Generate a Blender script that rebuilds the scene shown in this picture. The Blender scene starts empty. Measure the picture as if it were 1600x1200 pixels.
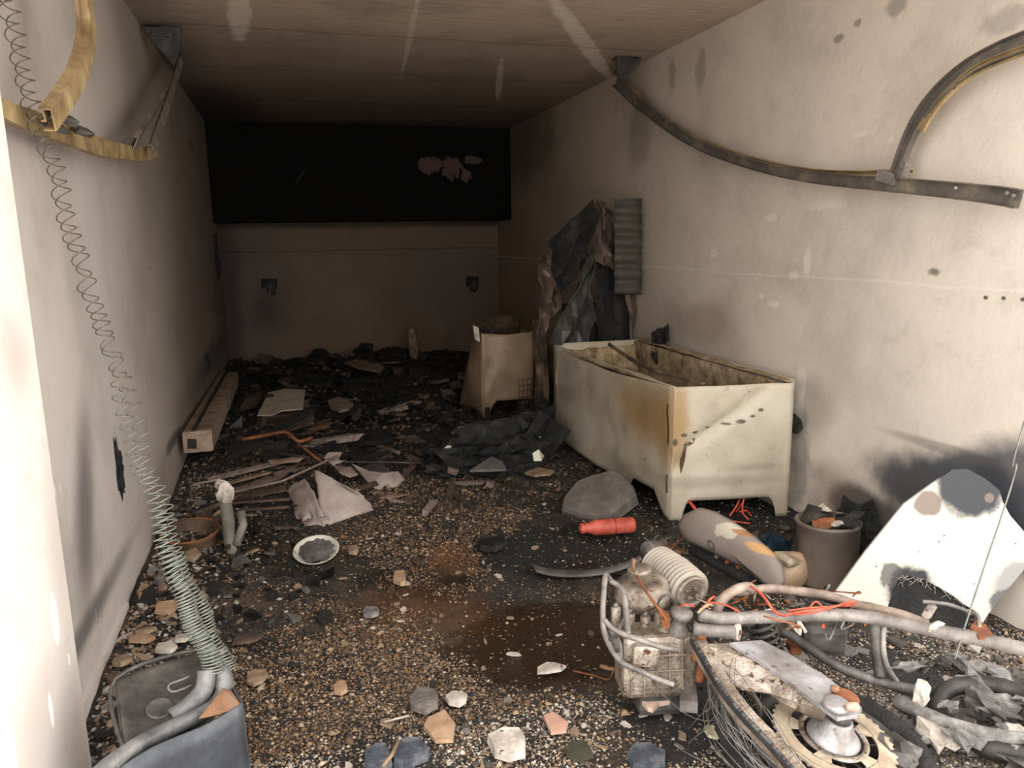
import bpy, bmesh, math, random
import numpy as np
from mathutils import Vector, Matrix, noise as mn

# ------------------------------------------------------------------ camera, sky, exposure
EYE = Vector((0, 0, 1.6)); FOC = 1184.0
_y, _p, _r = math.radians(16.24), math.radians(10.9), math.radians(-0.9)
FW = Vector((math.sin(_y)*math.cos(_p), math.cos(_y)*math.cos(_p), -math.sin(_p)))
_rt = Vector((math.cos(_y), -math.sin(_y), 0)); _up = _rt.cross(FW)
RT = _rt*math.cos(_r) + _up*math.sin(_r); UP = RT.cross(FW)
sc = bpy.context.scene; COL = sc.collection
cd = bpy.data.cameras.new('camera'); cam = bpy.data.objects.new('camera', cd); COL.objects.link(cam)
cd.sensor_width = 36; cd.lens = FOC/1600*36; cd.clip_start = .02
cam.matrix_world = Matrix(((RT.x, UP.x, -FW.x, EYE.x), (RT.y, UP.y, -FW.y, EYE.y), (RT.z, UP.z, -FW.z, EYE.z), (0, 0, 0, 1)))
sc.camera = cam
w = bpy.data.worlds.new('overcast'); sc.world = w; w.use_nodes = True
bg = w.node_tree.nodes['Background']; bg.inputs[0].default_value = (1, .985, .96, 1); bg.inputs[1].default_value = 4.8
sc.view_settings.view_transform = 'Standard'; sc.view_settings.look = 'None'
sc.view_settings.gamma = 1; sc.view_settings.use_curve_mapping = False; sc.view_settings.exposure = 0.0

XL, XR, ZC, YB, YK, ZB = -.771, 2.774, 2.935, 9.43, 10.1, 1.83

def ray(px, py): return FW + RT*((px-800)/FOC) + UP*((600-py)/FOC)
def P(px, py, x=None, y=None, z=None):          # where the line of sight through a pixel meets an axis plane
    d = ray(px, py)
    t = (z-EYE.z)/d.z if z is not None else (x/d.x if x is not None else y/d.y)
    return EYE + d*t
def PP(px, py, a, b, c):                        # ... or a plane through three points
    n = (b-a).cross(c-a); d = ray(px, py)
    return EYE + d*((a-EYE).dot(n)/d.dot(n))
def V(*a): return Vector(a)

# ------------------------------------------------------------------ materials
class NT:
    def __init__(s, name):
        s.m = bpy.data.materials.new(name); s.m.use_nodes = True; s.t = s.m.node_tree; s.L = s.t.links
        s.b = s.t.nodes['Principled BSDF']; s.geo = None
    def n(s, k): return s.t.nodes.new(k)
    def set(s, sock, v):
        if hasattr(v, 'is_output') or isinstance(v, bpy.types.NodeSocket): s.L.new(v, sock)
        else:
            if isinstance(v, (tuple, list)) and len(v) == 3 and sock.type == 'RGBA': v = (*v, 1)
            sock.default_value = v
    def pos(s):
        if not s.geo: s.geo = s.n('ShaderNodeNewGeometry')
        return s.geo.outputs['Position']
    def objc(s):
        return s.n('ShaderNodeTexCoord').outputs['Object']
    def noise(s, scale, detail=5, rough=.55, vec=None, col=False, dist=0):
        a = s.n('ShaderNodeTexNoise'); s.set(a.inputs['Vector'], vec if vec is not None else s.pos())
        a.inputs['Scale'].default_value = scale; a.inputs['Detail'].default_value = detail; a.inputs['Roughness'].default_value = rough
        a.inputs['Distortion'].default_value = dist
        return a.outputs[1 if col else 0]
    def vm(s, op, a, b=(0, 0, 0)):
        q = s.n('ShaderNodeVectorMath'); q.operation = op; s.set(q.inputs[0], a); s.set(q.inputs[1], b)
        return q.outputs['Value' if op in ('LENGTH', 'DOT_PRODUCT') else 'Vector']
    def ma(s, op, a, b=0.0, clamp=False):
        q = s.n('ShaderNodeMath'); q.operation = op; q.use_clamp = clamp; s.set(q.inputs[0], a); s.set(q.inputs[1], b); return q.outputs[0]
    def mr(s, v, a, b, c=0.0, d=1.0):
        q = s.n('ShaderNodeMapRange'); q.interpolation_type = 'SMOOTHSTEP'
        for i, k in enumerate((v, a, b, c, d)): s.set(q.inputs[i], k)
        return q.outputs[0]
    def mix(s, f, a, b):
        q = s.n('ShaderNodeMix'); q.data_type = 'RGBA'; s.set(q.inputs[0], f); s.set(q.inputs[6], a); s.set(q.inputs[7], b); return q.outputs[2]
    def ramp(s, f, stops):
        q = s.n('ShaderNodeValToRGB'); s.set(q.inputs[0], f); e = q.color_ramp.elements
        while len(e) < len(stops): e.new(.5)
        for i, (p, c) in enumerate(stops): e[i].position = p; e[i].color = (*c, 1) if len(c) == 3 else c
        return q.outputs[0]
    def sep(s, v, i):
        q = s.n('ShaderNodeSeparateXYZ'); s.set(q.inputs[0], v); return q.outputs[i]
    def stain(s, c, r, rot=(0, 0, 0), nz=.5, sc_=3.0, soft=.35, col=None, base=None, k=1.0, det=6):
        p = s.vm('SUBTRACT', s.pos(), tuple(c))
        if any(rot):
            q = s.n('ShaderNodeVectorRotate'); q.rotation_type = 'EULER_XYZ'; s.set(q.inputs['Vector'], p); q.inputs['Rotation'].default_value = tuple(-a for a in rot); p = q.outputs[0]
        p = s.vm('DIVIDE', p, tuple(r))
        l = s.vm('LENGTH', p)
        n = s.ma('MULTIPLY', s.ma('SUBTRACT', s.noise(sc_, det, .6), .5), nz*2)
        l = s.ma('ADD', l, n)
        f = s.mr(l, 1-soft, 1+soft*.5, k, 0.0)
        return s.mix(f, base, col) if base is not None else f
    def out(s, col, rough=.8, metal=0.0, bump=None, bs=.4, bd=.01):
        s.set(s.b.inputs['Base Color'], col); s.set(s.b.inputs['Roughness'], rough); s.set(s.b.inputs['Metallic'], metal)
        if bump is not None:
            q = s.n('ShaderNodeBump'); q.inputs['Strength'].default_value = bs; q.inputs['Distance'].default_value = bd
            s.set(q.inputs['Height'], bump); s.L.new(q.outputs[0], s.b.inputs['Normal'])
        return s.m
def sr(c): return tuple((v/255/12.92 if v/255 <= .04045 else ((v/255+.055)/1.055)**2.4) for v in c)
def mot(name, cols, scale=6, rough=.8, metal=0.0, bs=.4, bd=.005, det=7, spots=None, lo=.3, hi=.7):
    """mottled surface: sRGB colours spread over a noise"""
    s = NT(name); v = s.objc(); f = s.noise(scale, det, .62, v)
    k = len(cols)-1
    c = s.ramp(f, [(lo+(hi-lo)*i/max(k, 1), sr(a)) for i, a in enumerate(cols)])
    if spots:
        g = s.noise(scale*3.1, 5, .6, v); c = s.mix(s.mr(g, spots[1], spots[1]+.08), c, sr(spots[0]))
    return s.out(c, rough, metal, s.noise(scale*9, 4, .6, v), bs, bd)
MT = {}
MT['white_enamel'] = None
def mk_mats():
    A = MT
    A['soot'] = mot('charred_black', [(10, 10, 10), (24, 22, 21), (50, 46, 42)], 9, .75, 0, .8, .01)
    A['sootmetal'] = mot('sooty_metal', [(28, 27, 26), (56, 53, 50), (90, 84, 78)], 7, .55, .35, .4)
    A['sootgloss'] = mot('charred_gloss', [(8, 9, 10), (20, 21, 22), (60, 60, 60)], 12, .28, 0, 1, .015)
    A['tan'] = mot('tan_plaster', [(92, 74, 56), (132, 110, 86), (160, 140, 114)], 14, .9)
    A['pale'] = mot('pale_plaster', [(120, 112, 104), (172, 160, 148), (212, 204, 192)], 12, .9, spots=((50, 46, 42), .62))
    A['greychip'] = mot('grey_ash', [(60, 58, 56), (104, 100, 97), (150, 146, 142)], 14, .9)
    A['rust'] = mot('rust', [(72, 42, 26), (124, 74, 42), (160, 104, 66)], 12, .85, .1)
    A['brownwood'] = mot('scorched_board', [(38, 30, 25), (70, 54, 44), (104, 84, 68)], 6, .85)
    A['alu'] = mot('burnt_aluminium', [(84, 72, 62), (138, 124, 110), (190, 178, 164)], 11, .42, .5, .6, .008, spots=((82, 58, 44), .58))
    A['alubright'] = mot('bright_aluminium', [(112, 104, 98), (158, 154, 154), (192, 191, 195)], 8, .42, .4, .4, spots=((112, 100, 90), .60))
    A['steel'] = mot('ash_coated_steel', [(84, 78, 74), (122, 115, 109), (158, 151, 145)], 12, .6, .35, .4)
    A['wire'] = mot('grey_wire', [(96, 92, 90), (130, 126, 122)], 20, .6, .4)
    A['darksteel'] = mot('dark_steel', [(44, 42, 41), (74, 70, 67), (104, 99, 94)], 12, .55, .4)
    A['spring'] = mot('galvanised_spring', [(142, 144, 138), (176, 180, 172), (198, 200, 192)], 30, .5, .45, .1)
    A['yellow'] = mot('faded_yellow_paint', [(98, 78, 54), (148, 124, 86), (182, 160, 120)], 7, .6, .1, .3, spots=((66, 54, 46), .64))
    A['raildark'] = mot('sooted_rail', [(74, 68, 63), (106, 98, 90), (150, 136, 114)], 7, .6, .2, .3, spots=((186, 172, 146), .68))
    A['redwire'] = mot('red_wire', [(126, 44, 32), (190, 72, 50), (216, 110, 80)], 20, .6)
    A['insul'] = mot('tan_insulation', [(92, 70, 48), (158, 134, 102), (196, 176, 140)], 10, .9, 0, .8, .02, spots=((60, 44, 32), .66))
    A['cloth'] = mot('singed_white_sheet', [(118, 104, 98), (156, 140, 132), (180, 166, 156)], 4, .8, 0, .3, spots=((60, 50, 46), .68))
    A['bowl'] = mot('white_bowl', [(168, 164, 150), (200, 196, 182)], 8, .4, 0, .2, spots=((70, 62, 54), .62))
    A['red'] = mot('burnt_red_paint', [(138, 54, 40), (178, 76, 58), (190, 96, 74)], 14, .55, 0, .3, spots=((92, 42, 34), .64))
    A['blue'] = mot('dark_blue_foil', [(16, 30, 40), (38, 66, 84), (180, 200, 210)], 20, .2, .3, 1, .02, hi=.85)
    A['pinkring'] = mot('rust_pink_ring', [(170, 140, 124), (206, 178, 160)], 20, .7, .1)
mk_mats()

# ------------------------------------------------------------------ mesh tools
class G:
    def __init__(s): s.v = []; s.f = []; s.sm = []
    def add(s, vs, fs, smooth=False):
        o = len(s.v); s.v += [Vector(a) for a in vs]; s.f += [tuple(i+o for i in f) for f in fs]; s.sm += [smooth]*len(fs); return s
    def box(s, c, size, R=None, jit=0, seed=0):
        rnd = random.Random(seed); vs = []
        for k in range(8):
            q = Vector(((k & 1)-.5, ((k >> 1) & 1)-.5, (k >> 2)-.5)); q = Vector([q[i]*size[i]*(1+rnd.uniform(-jit, jit)) for i in range(3)])
            vs.append(Vector(c) + (R @ q if R else q))
        return s.add(vs, [(0, 2, 3, 1), (4, 5, 7, 6), (0, 1, 5, 4), (2, 6, 7, 3), (0, 4, 6, 2), (1, 3, 7, 5)])
    def bbox_bevel(s, c, size, R=None, b=.01):
        bm = bmesh.new(); bmesh.ops.create_cube(bm, size=1)
        for v in bm.verts: v.co = Vector([v.co[i]*size[i] for i in range(3)])
        bmesh.ops.bevel(bm, geom=bm.edges[:], offset=b, segments=2, affect='EDGES', profile=.5)
        bm.verts.index_update(); vs = [Vector(c) + (R @ v.co if R else v.co.copy()) for v in bm.verts]; fs = [[v.index for v in f.verts] for f in bm.faces]; bm.free()
        return s.add(vs, fs)
    def tube(s, pts, r, seg=8, cap=True, closed=False, jit=0):
        pts = [Vector(p) for p in pts]; n = len(pts); vs = []; up = None
        for i, p in enumerate(pts):
            a = pts[i-1] if (i or closed) else pts[0]; b = pts[(i+1) % n] if (i < n-1 or closed) else pts[-1]
            t = (b-a).normalized()
            if up is None: up = t.orthogonal().normalized()
            up = (up - t*up.dot(t)); up = up.normalized() if up.length > 1e-6 else t.orthogonal().normalized()
            sd = t.cross(up); rr = r[i] if isinstance(r, (list, tuple)) else r
            if jit: rr *= 1+jit*mn.noise(p*30)
            for k in range(seg):
                an = 2*math.pi*k/seg; vs.append(p + up*math.cos(an)*rr + sd*math.sin(an)*rr)
        fs = []
        for i in range(n if closed else n-1):
            j = (i+1) % n
            for k in range(seg): fs.append((i*seg+k, i*seg+(k+1) % seg, j*seg+(k+1) % seg, j*seg+k))
        if cap and not closed: fs += [tuple(range(seg))[::-1], tuple((n-1)*seg+k for k in range(seg))]
        return s.add(vs, fs, seg > 4)
    def sweep(s, pts, prof, ups, closed_prof=True):
        """sweep a 2D profile (side, up) along pts; ups: up vector or one per point"""
        pts = [Vector(p) for p in pts]; n = len(pts); vs = []; m = len(prof)
        for i, p in enumerate(pts):
            t = (pts[min(i+1, n-1)]-pts[max(i-1, 0)]).normalized(); u = Vector(ups[i] if isinstance(ups, list) else ups)
            u = (u-t*u.dot(t)).normalized(); sd = t.cross(u)
            for a, b in prof: vs.append(p+sd*a+u*b)
        fs = [(i*m+k, i*m+(k+1) % m, (i+1)*m+(k+1) % m, (i+1)*m+k) for i in range(n-1) for k in range(m)]
        fs += [tuple(range(m))[::-1], tuple((n-1)*m+k for k in range(m))]
        return s.add(vs, fs)
    def lathe(s, prof, o, ax, seg=24, ph=0, sq=1.0):
        ax = Vector(ax).normalized(); a = ax.orthogonal().normalized(); b = ax.cross(a)*sq; o = Vector(o); vs = []
        for r, h in prof:
            for k in range(seg):
                t = 2*math.pi*k/seg+ph; vs.append(o+ax*h+a*r*math.cos(t)+b*r*math.sin(t))
        fs = [(i*seg+k, i*seg+(k+1) % seg, (i+1)*seg+(k+1) % seg, (i+1)*seg+k) for i in range(len(prof)-1) for k in range(seg)]
        fs += [tuple(range(seg))[::-1], tuple((len(prof)-1)*seg+k for k in range(seg))]
        return s.add(vs, fs, True)
    def prism(s, poly, th):
        """closed polygon of 3D points with thickness vector th"""
        n = len(poly); th = Vector(th); vs = [Vector(p) for p in poly]+[Vector(p)+th for p in poly]
        return s.add(vs, [tuple(range(n))[::-1], tuple(range(n, 2*n))]+[(i, (i+1) % n, n+(i+1) % n, n+i) for i in range(n)])
    def sheet(s, fn, nu, nv, th=.003, smooth=True):
        g = [[Vector(fn(i/nu, j/nv)) for j in range(nv+1)] for i in range(nu+1)]; vs = []; W = nv+1
        nr = [[None]*W for _ in range(nu+1)]
        for i in range(nu+1):
            for j in range(W):
                a = g[min(i+1, nu)][j]-g[max(i-1, 0)][j]; b = g[i][min(j+1, nv)]-g[i][max(j-1, 0)]; q = a.cross(b)
                nr[i][j] = q.normalized() if q.length > 1e-9 else V(0, 0, 1)
        vs = [g[i][j] for i in range(nu+1) for j in range(W)]+[g[i][j]-nr[i][j]*th for i in range(nu+1) for j in range(W)]
        N = (nu+1)*W; fs = []
        for i in range(nu):
            for j in range(nv):
                a = i*W+j; fs += [(a, a+W, a+W+1, a+1), (N+a, N+a+1, N+a+W+1, N+a+W)]
        s.add(vs, fs, smooth); o = len(s.v)-len(vs); e = []
        for i in range(nu): e += [(i*W, i*W+W), ((i+1)*W+nv, i*W+nv)]
        for j in range(nv): e += [(j+1, j), (nu*W+j, nu*W+j+1)]
        for a, b in e: s.f.append((o+b, o+a, o+N+a, o+N+b)); s.sm.append(False)
        return s
    def blob(s, c, r, sub=2, amp=.3, fq=2.0, seed=0, sq=(1, 1, 1), R=None, smooth=False):
        bm = bmesh.new(); bmesh.ops.create_icosphere(bm, subdivisions=sub, radius=1); vs = []
        for v in bm.verts:
            q = v.co*(1+amp*mn.noise(v.co*fq+V(seed*7.3, seed*3.1, 0))*2); q = Vector([q[i]*sq[i]*r for i in range(3)]); vs.append(Vector(c)+(R @ q if R else q))
        bm.verts.index_update(); fs = [[v.index for v in f.verts] for f in bm.faces]; bm.free(); return s.add(vs, fs, smooth)
    def coil(s, path, rad, pitch, wr, step=12, seg=5, jit=0, rnd=None):
        """helix about a path; rad/pitch: functions of the arc fraction"""
        path = [Vector(p) for p in path]; cum = [0]
        for i in range(1, len(path)): cum.append(cum[-1]+(path[i]-path[i-1]).length)
        T = cum[-1]; d = 0; ph = 0; pts = []; i = 0; ref = V(0, 1, 0)
        while d < T:
            while i < len(path)-2 and cum[i+1] < d: i += 1
            a, b = path[i], path[i+1]; k = (d-cum[i])/max(cum[i+1]-cum[i], 1e-9); c = a.lerp(b, k); t = (path[min(i+2, len(path)-1)]-path[max(i-1, 0)]).normalized()
            u = (ref-t*ref.dot(t)).normalized(); w_ = t.cross(u); f = d/T; r = rad(f)
            if jit: c = c+V(mn.noise(V(d*9, jit*50, 0)), 0, mn.noise(V(jit*31, d*9, 4)))*jit*(1-f)
            pts.append(c+u*math.cos(ph)*r+w_*math.sin(ph)*r); ph += 2*math.pi/step; d += pitch(f)/step
        return s.tube(pts, wr, seg)
def smooth_path(pts, n=6):
    pts = [Vector(p) for p in pts]; out = []
    for i in range(len(pts)-1):
        p0, p1, p2, p3 = pts[max(i-1, 0)], pts[i], pts[i+1], pts[min(i+2, len(pts)-1)]
        for k in range(n):
            t = k/n; out.append(.5*((2*p1)+(p2-p0)*t+(2*p0-5*p1+4*p2-p3)*t*t+(3*p1-p0-3*p2+p3)*t**3))
    return out+[pts[-1]]
def link(name, g, mat, off=V(0, 0, 0), parent=None):
    me = bpy.data.meshes.new(name); me.from_pydata([tuple(a-off) for a in g.v], [], g.f); me.polygons.foreach_set('use_smooth', g.sm)
    me.materials.append(MT[mat] if isinstance(mat, str) else mat); me.update()
    o = bpy.data.objects.new(name, me); COL.objects.link(o); o.parent = parent
    if parent is None: o.location = off
    return o
def tag(o, label, cat=None, group=None, kind=None):
    if label: o['label'] = label
    if cat: o['category'] = cat
    if group: o['group'] = group
    if kind: o['kind'] = kind
    return o
def one(name, g, mat, label, cat, group=None, kind=None):
    n = len(g.v); off = V(sum(a.x for a in g.v)/n, sum(a.y for a in g.v)/n, min(a.z for a in g.v))
    return tag(link(name, g, mat, off), label, cat, group, kind)
ROOT = {}
def thing(name, loc, label, cat, group=None):
    o = bpy.data.objects.new(name, None); COL.objects.link(o); o.location = loc; o.empty_display_size = .05; ROOT[o.name] = Vector(loc)
    return tag(o, label, cat, group)
def part(name, g, mat, parent, label=None):
    r = parent
    while r.parent: r = r.parent
    o = link(name, g, mat, ROOT[r.name], parent)
    if label: o['label'] = label
    return o
def struct(name, g, mat):
    o = link(name, g, mat); o['kind'] = 'structure'; return o
def Rz(a): return Matrix.Rotation(a, 3, 'Z')
def Eul(a, b, c): return Matrix.Rotation(c, 3, 'Z') @ Matrix.Rotation(b, 3, 'Y') @ Matrix.Rotation(a, 3, 'X')

# ------------------------------------------------------------------ structure
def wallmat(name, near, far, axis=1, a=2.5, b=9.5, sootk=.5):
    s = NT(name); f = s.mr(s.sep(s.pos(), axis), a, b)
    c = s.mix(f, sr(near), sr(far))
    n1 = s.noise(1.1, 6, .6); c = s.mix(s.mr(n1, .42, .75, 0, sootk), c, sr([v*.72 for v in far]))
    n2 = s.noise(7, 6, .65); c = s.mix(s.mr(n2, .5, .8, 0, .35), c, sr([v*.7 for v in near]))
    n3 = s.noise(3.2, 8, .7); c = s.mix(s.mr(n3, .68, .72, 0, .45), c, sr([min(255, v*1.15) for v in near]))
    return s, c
# right wall
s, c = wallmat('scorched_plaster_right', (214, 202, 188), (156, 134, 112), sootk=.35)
def yz(px, py, x=XR): q = P(px, py, x=x); return q
SK = sr((44, 42, 44)); SM = sr((88, 80, 76)); BR = sr((110, 84, 66)); WH = sr((226, 218, 208))
q = yz(1540, 800); c = s.stain(q, (1, .75, .20), nz=.35, sc_=4, col=sr((56, 58, 64)), base=c, k=.95)
c = s.stain(yz(1520, 760), (1, .22, .17), nz=.25, sc_=5, col=sr((74, 76, 82)), base=c, k=.95, soft=.25)
q = yz(1350, 800); c = s.stain(q, (1, .30, .14), nz=.3, sc_=4, col=sr((70, 68, 68)), base=c, k=.9)
q = yz(1620, 770); c = s.stain(q, (1, .36, .22), nz=.3, sc_=4, col=sr((60, 62, 68)), base=c, k=.9)
for (px, py, ry, rz, cc, k) in ((1470, 700, .35, .03, SM, .5), (1090, 505, .5, .16, BR, .28), (1060, 520, .9, .3, BR, .2), (1260, 640, .25, .2, SM, .35), (1000, 210, .25, .25, SM, .35), (1095, 110, .07, .14, SM, .4), (1050, 120, .06, .12, SM, .4),
        (1400, 10, .07, .05, SM, .5), (1565, 35, .12, .05, SM, .35), (1460, 425, .04, .02, SM, .8), (1310, 60, .05, .02, SM, .6), (1340, 35, .03, .02, SM, .6),
        (1250, 610, .05, .2, WH, .5), (1262, 405, .035, .09, WH, .6), (1240, 430, .05, .03, WH, .6), (1210, 475, .06, .02, WH, .8), (1190, 462, .03, .02, WH, .7), (1345, 210, .05, .015, WH, .5), (1290, 320, .16, .03, WH, .4), (1205, 340, .06, .02, WH, .5), (1540, 465, .012, .009, SK, .9), (1568, 466, .012, .009, SK, .9), (1598, 468, .012, .009, SK, .9),
        (820, 230, 1.2, .5, SM, .7), (960, 600, 3.0, .10, SK, .5), (1300, 780, .2, .25, BR, .4), (840, 600, 1.4, .5, SM, .6), (1250, 720, .08, .35, SM, .5)):
    q = yz(px, py); c = s.stain(q, (1, ry, rz), nz=1.0 if ry < .2 and ry > .02 else .55, sc_=11 if ry < .2 else 3, col=cc, base=c, k=k, soft=.5)
# horizontal trowel seams
zz = s.sep(s.pos(), 2); ln = s.ma('ABSOLUTE', s.ma('SUBTRACT', zz, s.ma('ADD', s.ma('MULTIPLY', s.noise(1.5), .06), 1.33)))
c = s.mix(s.mr(ln, .0, .012, .35, 0.0), c, WH)
WR = s.out(c, .85, 0, s.noise(26, 6, .65), .25, .01)
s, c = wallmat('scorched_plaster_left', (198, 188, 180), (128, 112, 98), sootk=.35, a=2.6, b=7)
def lz(px, py): return P(px, py, x=XL)
PU = sr((96, 86, 88))
q0 = lz(95, 690); q1 = lz(165, 880); 
c = s.stain((q0+q1)/2, (1, .14, .40), rot=(-.42, 0, 0), nz=.3, sc_=3, col=PU, base=c, k=.85, soft=.8)
for (px, py, ry, rz, cc, k, so) in ((50, 215, .5, .035, PU, .4, .8), (186, 745, .035, .09, SK, 1, .15), (182, 700, .05, .10, PU, .5, .9), (94, 763, .006, .02, WH, .9, .3), (86, 766, .006, .02, WH, .9, .3), (150, 960, .012, .03, WH, .9, .3),
        (270, 690, .35, .05, SK, .8, .6), (345, 480, 1.2, .8, SM, .5, .9), (250, 760, .5, .18, BR, .4, .9), (300, 500, 1.0, .5, BR, .3, .9), (298, 227, .25, .05, SK, .6, .6), (150, 450, .2, 1.4, sr((196, 192, 192)), .4, .9), (330, 560, 2.2, .16, SK, .6, .7), (235, 420, .02, .01, SK, .6, .5), (130, 990, 1.0, .06, SK, .7, .8)):
    q = lz(px, py); c = s.stain(q, (1, ry, rz), nz=.5, sc_=6 if ry < .2 else 2.5, col=cc, base=c, k=k, soft=so)
WL = s.out(c, .85, 0, s.noise(26, 6, .65), .25, .01)
# ceiling
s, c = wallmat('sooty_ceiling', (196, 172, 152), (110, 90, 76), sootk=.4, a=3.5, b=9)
PL = sr((236, 218, 200))
for (px, py, rx, ry, rot, k, cc) in ((374, 25, .07, .62, .05, .75, PL), (915, 70, .07, 1.35, -.55, .7, PL), (780, 130, .03, .9, -.25, .45, PL), (640, 60, .02, 1.2, -.1, .35, PL), (260, 80, .3, 1.6, 0, .6, SM), (800, 190, .8, .8, 0, .5, SM),
        (520, 200, 2.6, .55, 0, .95, sr((14, 13, 13))), (330, 170, .5, 1.4, 0, .8, sr((20, 19, 18)))):
    q = P(px, py, z=ZC); c = s.stain(q, (rx, ry, 1), rot=(0, 0, rot), nz=.55 if rx < .2 else .4, sc_=9 if rx < .2 else 1.5, col=cc, base=c, k=k, soft=.3 if cc == PL else .8)
yy = s.sep(s.pos(), 1)
for y0, k in ((8.0, .6), (6.6, .3), (5.4, .3)):
    l = s.ma('ABSOLUTE', s.ma('SUBTRACT', yy, s.ma('ADD', s.ma('MULTIPLY', s.noise(.8), .10), y0-.05))); c = s.mix(s.mr(l, .0, .035, k, 0.0), c, sr((40, 33, 30)))
q = s.n('ShaderNodeMapping'); s.set(q.inputs[0], s.pos()); q.inputs['Scale'].default_value = (1, 9, 1)
CE = s.out(c, .85, 0, s.noise(3, 7, .7, q.outputs[0]), .5, .02)
# back wall and the soot-black beam
s, c = wallmat('smoked_block_back', (134, 114, 96), (118, 98, 82), sootk=.5)
for (px, py, rx, rz, cc, k) in ((380, 460, .7, 1.0, SM, .6), (420, 485, .25, .35, SK, .5), (700, 440, .9, .7, SM, .5), (520, 575, 3, .12, SK, .8), (350, 460, .25, 1.6, SK, .7), (600, 350, 4, .05, SK, .6)):
    q = P(px, py, y=YK); c = s.stain(q, (rx, 1, rz), nz=.4, sc_=2, col=cc, base=c, k=k, soft=.7)
zz = s.sep(s.pos(), 2); l = s.ma('ABSOLUTE', s.ma('SUBTRACT', zz, s.ma('ADD', s.ma('MULTIPLY', s.noise(2), .04), P(500, 392, y=YK).z-.02))); c = s.mix(s.mr(l, 0.0, .015, .6, 0.0), c, sr((40, 34, 30)))
BK = s.out(c, .9, 0, s.noise(12, 6, .6), .5, .02)
s = NT('soot_black_beam'); c = s.mix(s.noise(2, 6), sr((9, 9, 9)), sr((24, 22, 21))); s.b.inputs['Specular IOR Level'].default_value = .12
for (px, py, rx, rz) in ((672, 258, .16, .10), (705, 262, .13, .13), (738, 250, .12, .05), (728, 275, .06, .08)):
    q = P(px, py, y=YB); c = s.stain(q, (rx, 1, rz), nz=1.3, sc_=14, col=sr((96, 76, 68)), base=c, k=.9, soft=.2)
q = P(470, 275, y=YB); c = s.stain(q, (.008, 1, .13), rot=(0, .65, 0), nz=.2, col=sr((60, 60, 58)), base=c, k=.8)
BM = s.out(c, .9, 0, s.noise(10, 6, .65), .7, .03)
# front pier
s, c = wallmat('whitewashed_pier', (226, 216, 208), (226, 216, 208), sootk=0)
for (px, py, ry, rz, k) in ((25, 560, .12, .12, .45), (90, 850, .10, .25, .3), (60, 1120, .3, .12, .35)):
    q = P(px, py, x=-.638); c = s.stain(q, (1, ry, rz), nz=.5, sc_=3, col=sr((170, 148, 138)), base=c, k=k, soft=.9)
for (px, py, ry, rz) in ((86, 968, .028, .075), (80, 1110, .014, .05), (108, 1030, .008, .02)):
    q = P(px, py, x=-.638); c = s.stain(q, (1, ry, rz), nz=.15, sc_=6, col=sr((252, 248, 240)), base=c, k=1, soft=.15)
PI_ = s.out(c, .8, 0, s.noise(20, 5, .6), .15, .01)

def slab(a, b): g = G(); a, b = Vector(a), Vector(b); return g.box((a+b)/2, b-a)
Y0 = 2.21
struct('wall_right', slab((XR, 1.8, -.1), (XR+.25, YK+.2, ZC+.1)), WR)
struct('wall_left', slab((XL-.25, Y0, -.1), (XL, YK+.2, ZC+.1)), WL)
struct('wall_back', slab((XL, YK, -.1), (XR, YK+.2, ZC)), BK)
struct('trim_1', slab((XL, YB, ZB), (XR, YK, ZC)), BM)
struct('ceiling', slab((XL, 1.8, ZC), (XR, YK, ZC+.2)), CE)
struct('wall_front', slab((-2.6, 1.72, -.1), (-.638, Y0, 3.3)), PI_)
struct('trim_2', slab((-.638, 1.6, 2.85), (3.6, 1.8, 3.3)), PI_)
struct('trim_3', slab((XL, Y0, -.02), (XL+.014, 3.4, .075)), WL)
s = NT('forecourt_concrete'); GC = s.out(s.mix(s.noise(3), sr((205, 200, 192)), sr((222, 218, 210))), .9, 0, s.noise(30), .2)
struct('ground', slab((-8, -10, -.12), (9, 1.3, -.02)), GC)  # unseen ground outside, made pale and wide to bounce light onto the ceiling

# floor relief
def bump2(x, y, cx, cy, rx, ry): d = ((x-cx)/rx)**2+((y-cy)/ry)**2; return math.exp(-d)
PUD = P(850, 1005, z=0)
def H(x, y):
    h = .012*mn.fractal(V(x*2.2, y*2.2, 0), 1, 2, 3)+.006*mn.noise(V(x*14, y*14, 3))+.003*mn.noise(V(x*45, y*45, 8))
    lw = math.exp(-((x-XL)/.28)**2); h += lw*.05*min(1, max(0, (y-2.3)/1.0))
    h += .13*bump2(x, y, -.35, 6.2, .55, 1.5)+.05*bump2(x, y, .2, 4.6, .7, .6)+.16*bump2(x, y, .8, 9.6, 2.2, .9)+.10*bump2(x, y, 1.2, 7.9, 1.3, .6)
    if y > 5: h += min(1, (y-5)/2)*(.05*mn.noise(V(x*3.3, y*3.3, 5))+.03*mn.noise(V(x*9, y*9, 2)))
    pd = ((x-PUD.x)/.36)**2+((y-PUD.y)/.26)**2; k = min(1, max(0, (1.5-pd))); h = h*(1-k)-.006*k
    return h
s = NT('burnt_floor')
n = s.noise(2.0, 8, .65); c = s.ramp(n, [(.32, sr((18, 17, 17))), (.5, sr((34, 30, 27))), (.70, sr((78, 64, 50)))])
sp = s.noise(70, 3, .7); c = s.mix(s.mr(sp, .60, .66, 0, .8), c, sr((150, 126, 98)))
c = s.mix(s.mr(s.sep(s.pos(), 1), 4.9, 6.0, 0.0, .93), c, sr((17, 16, 15)))
c = s.stain(P(850, 1005, z=0), (.42, .36, 9), nz=.45, sc_=4, col=sr((44, 30, 19)), base=c, k=.95, soft=.5)
c = s.stain(P(705, 870, z=0), (.12, .22, 9), nz=.8, sc_=9, col=sr((120, 72, 30)), base=c, k=.6, soft=.7)
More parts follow.
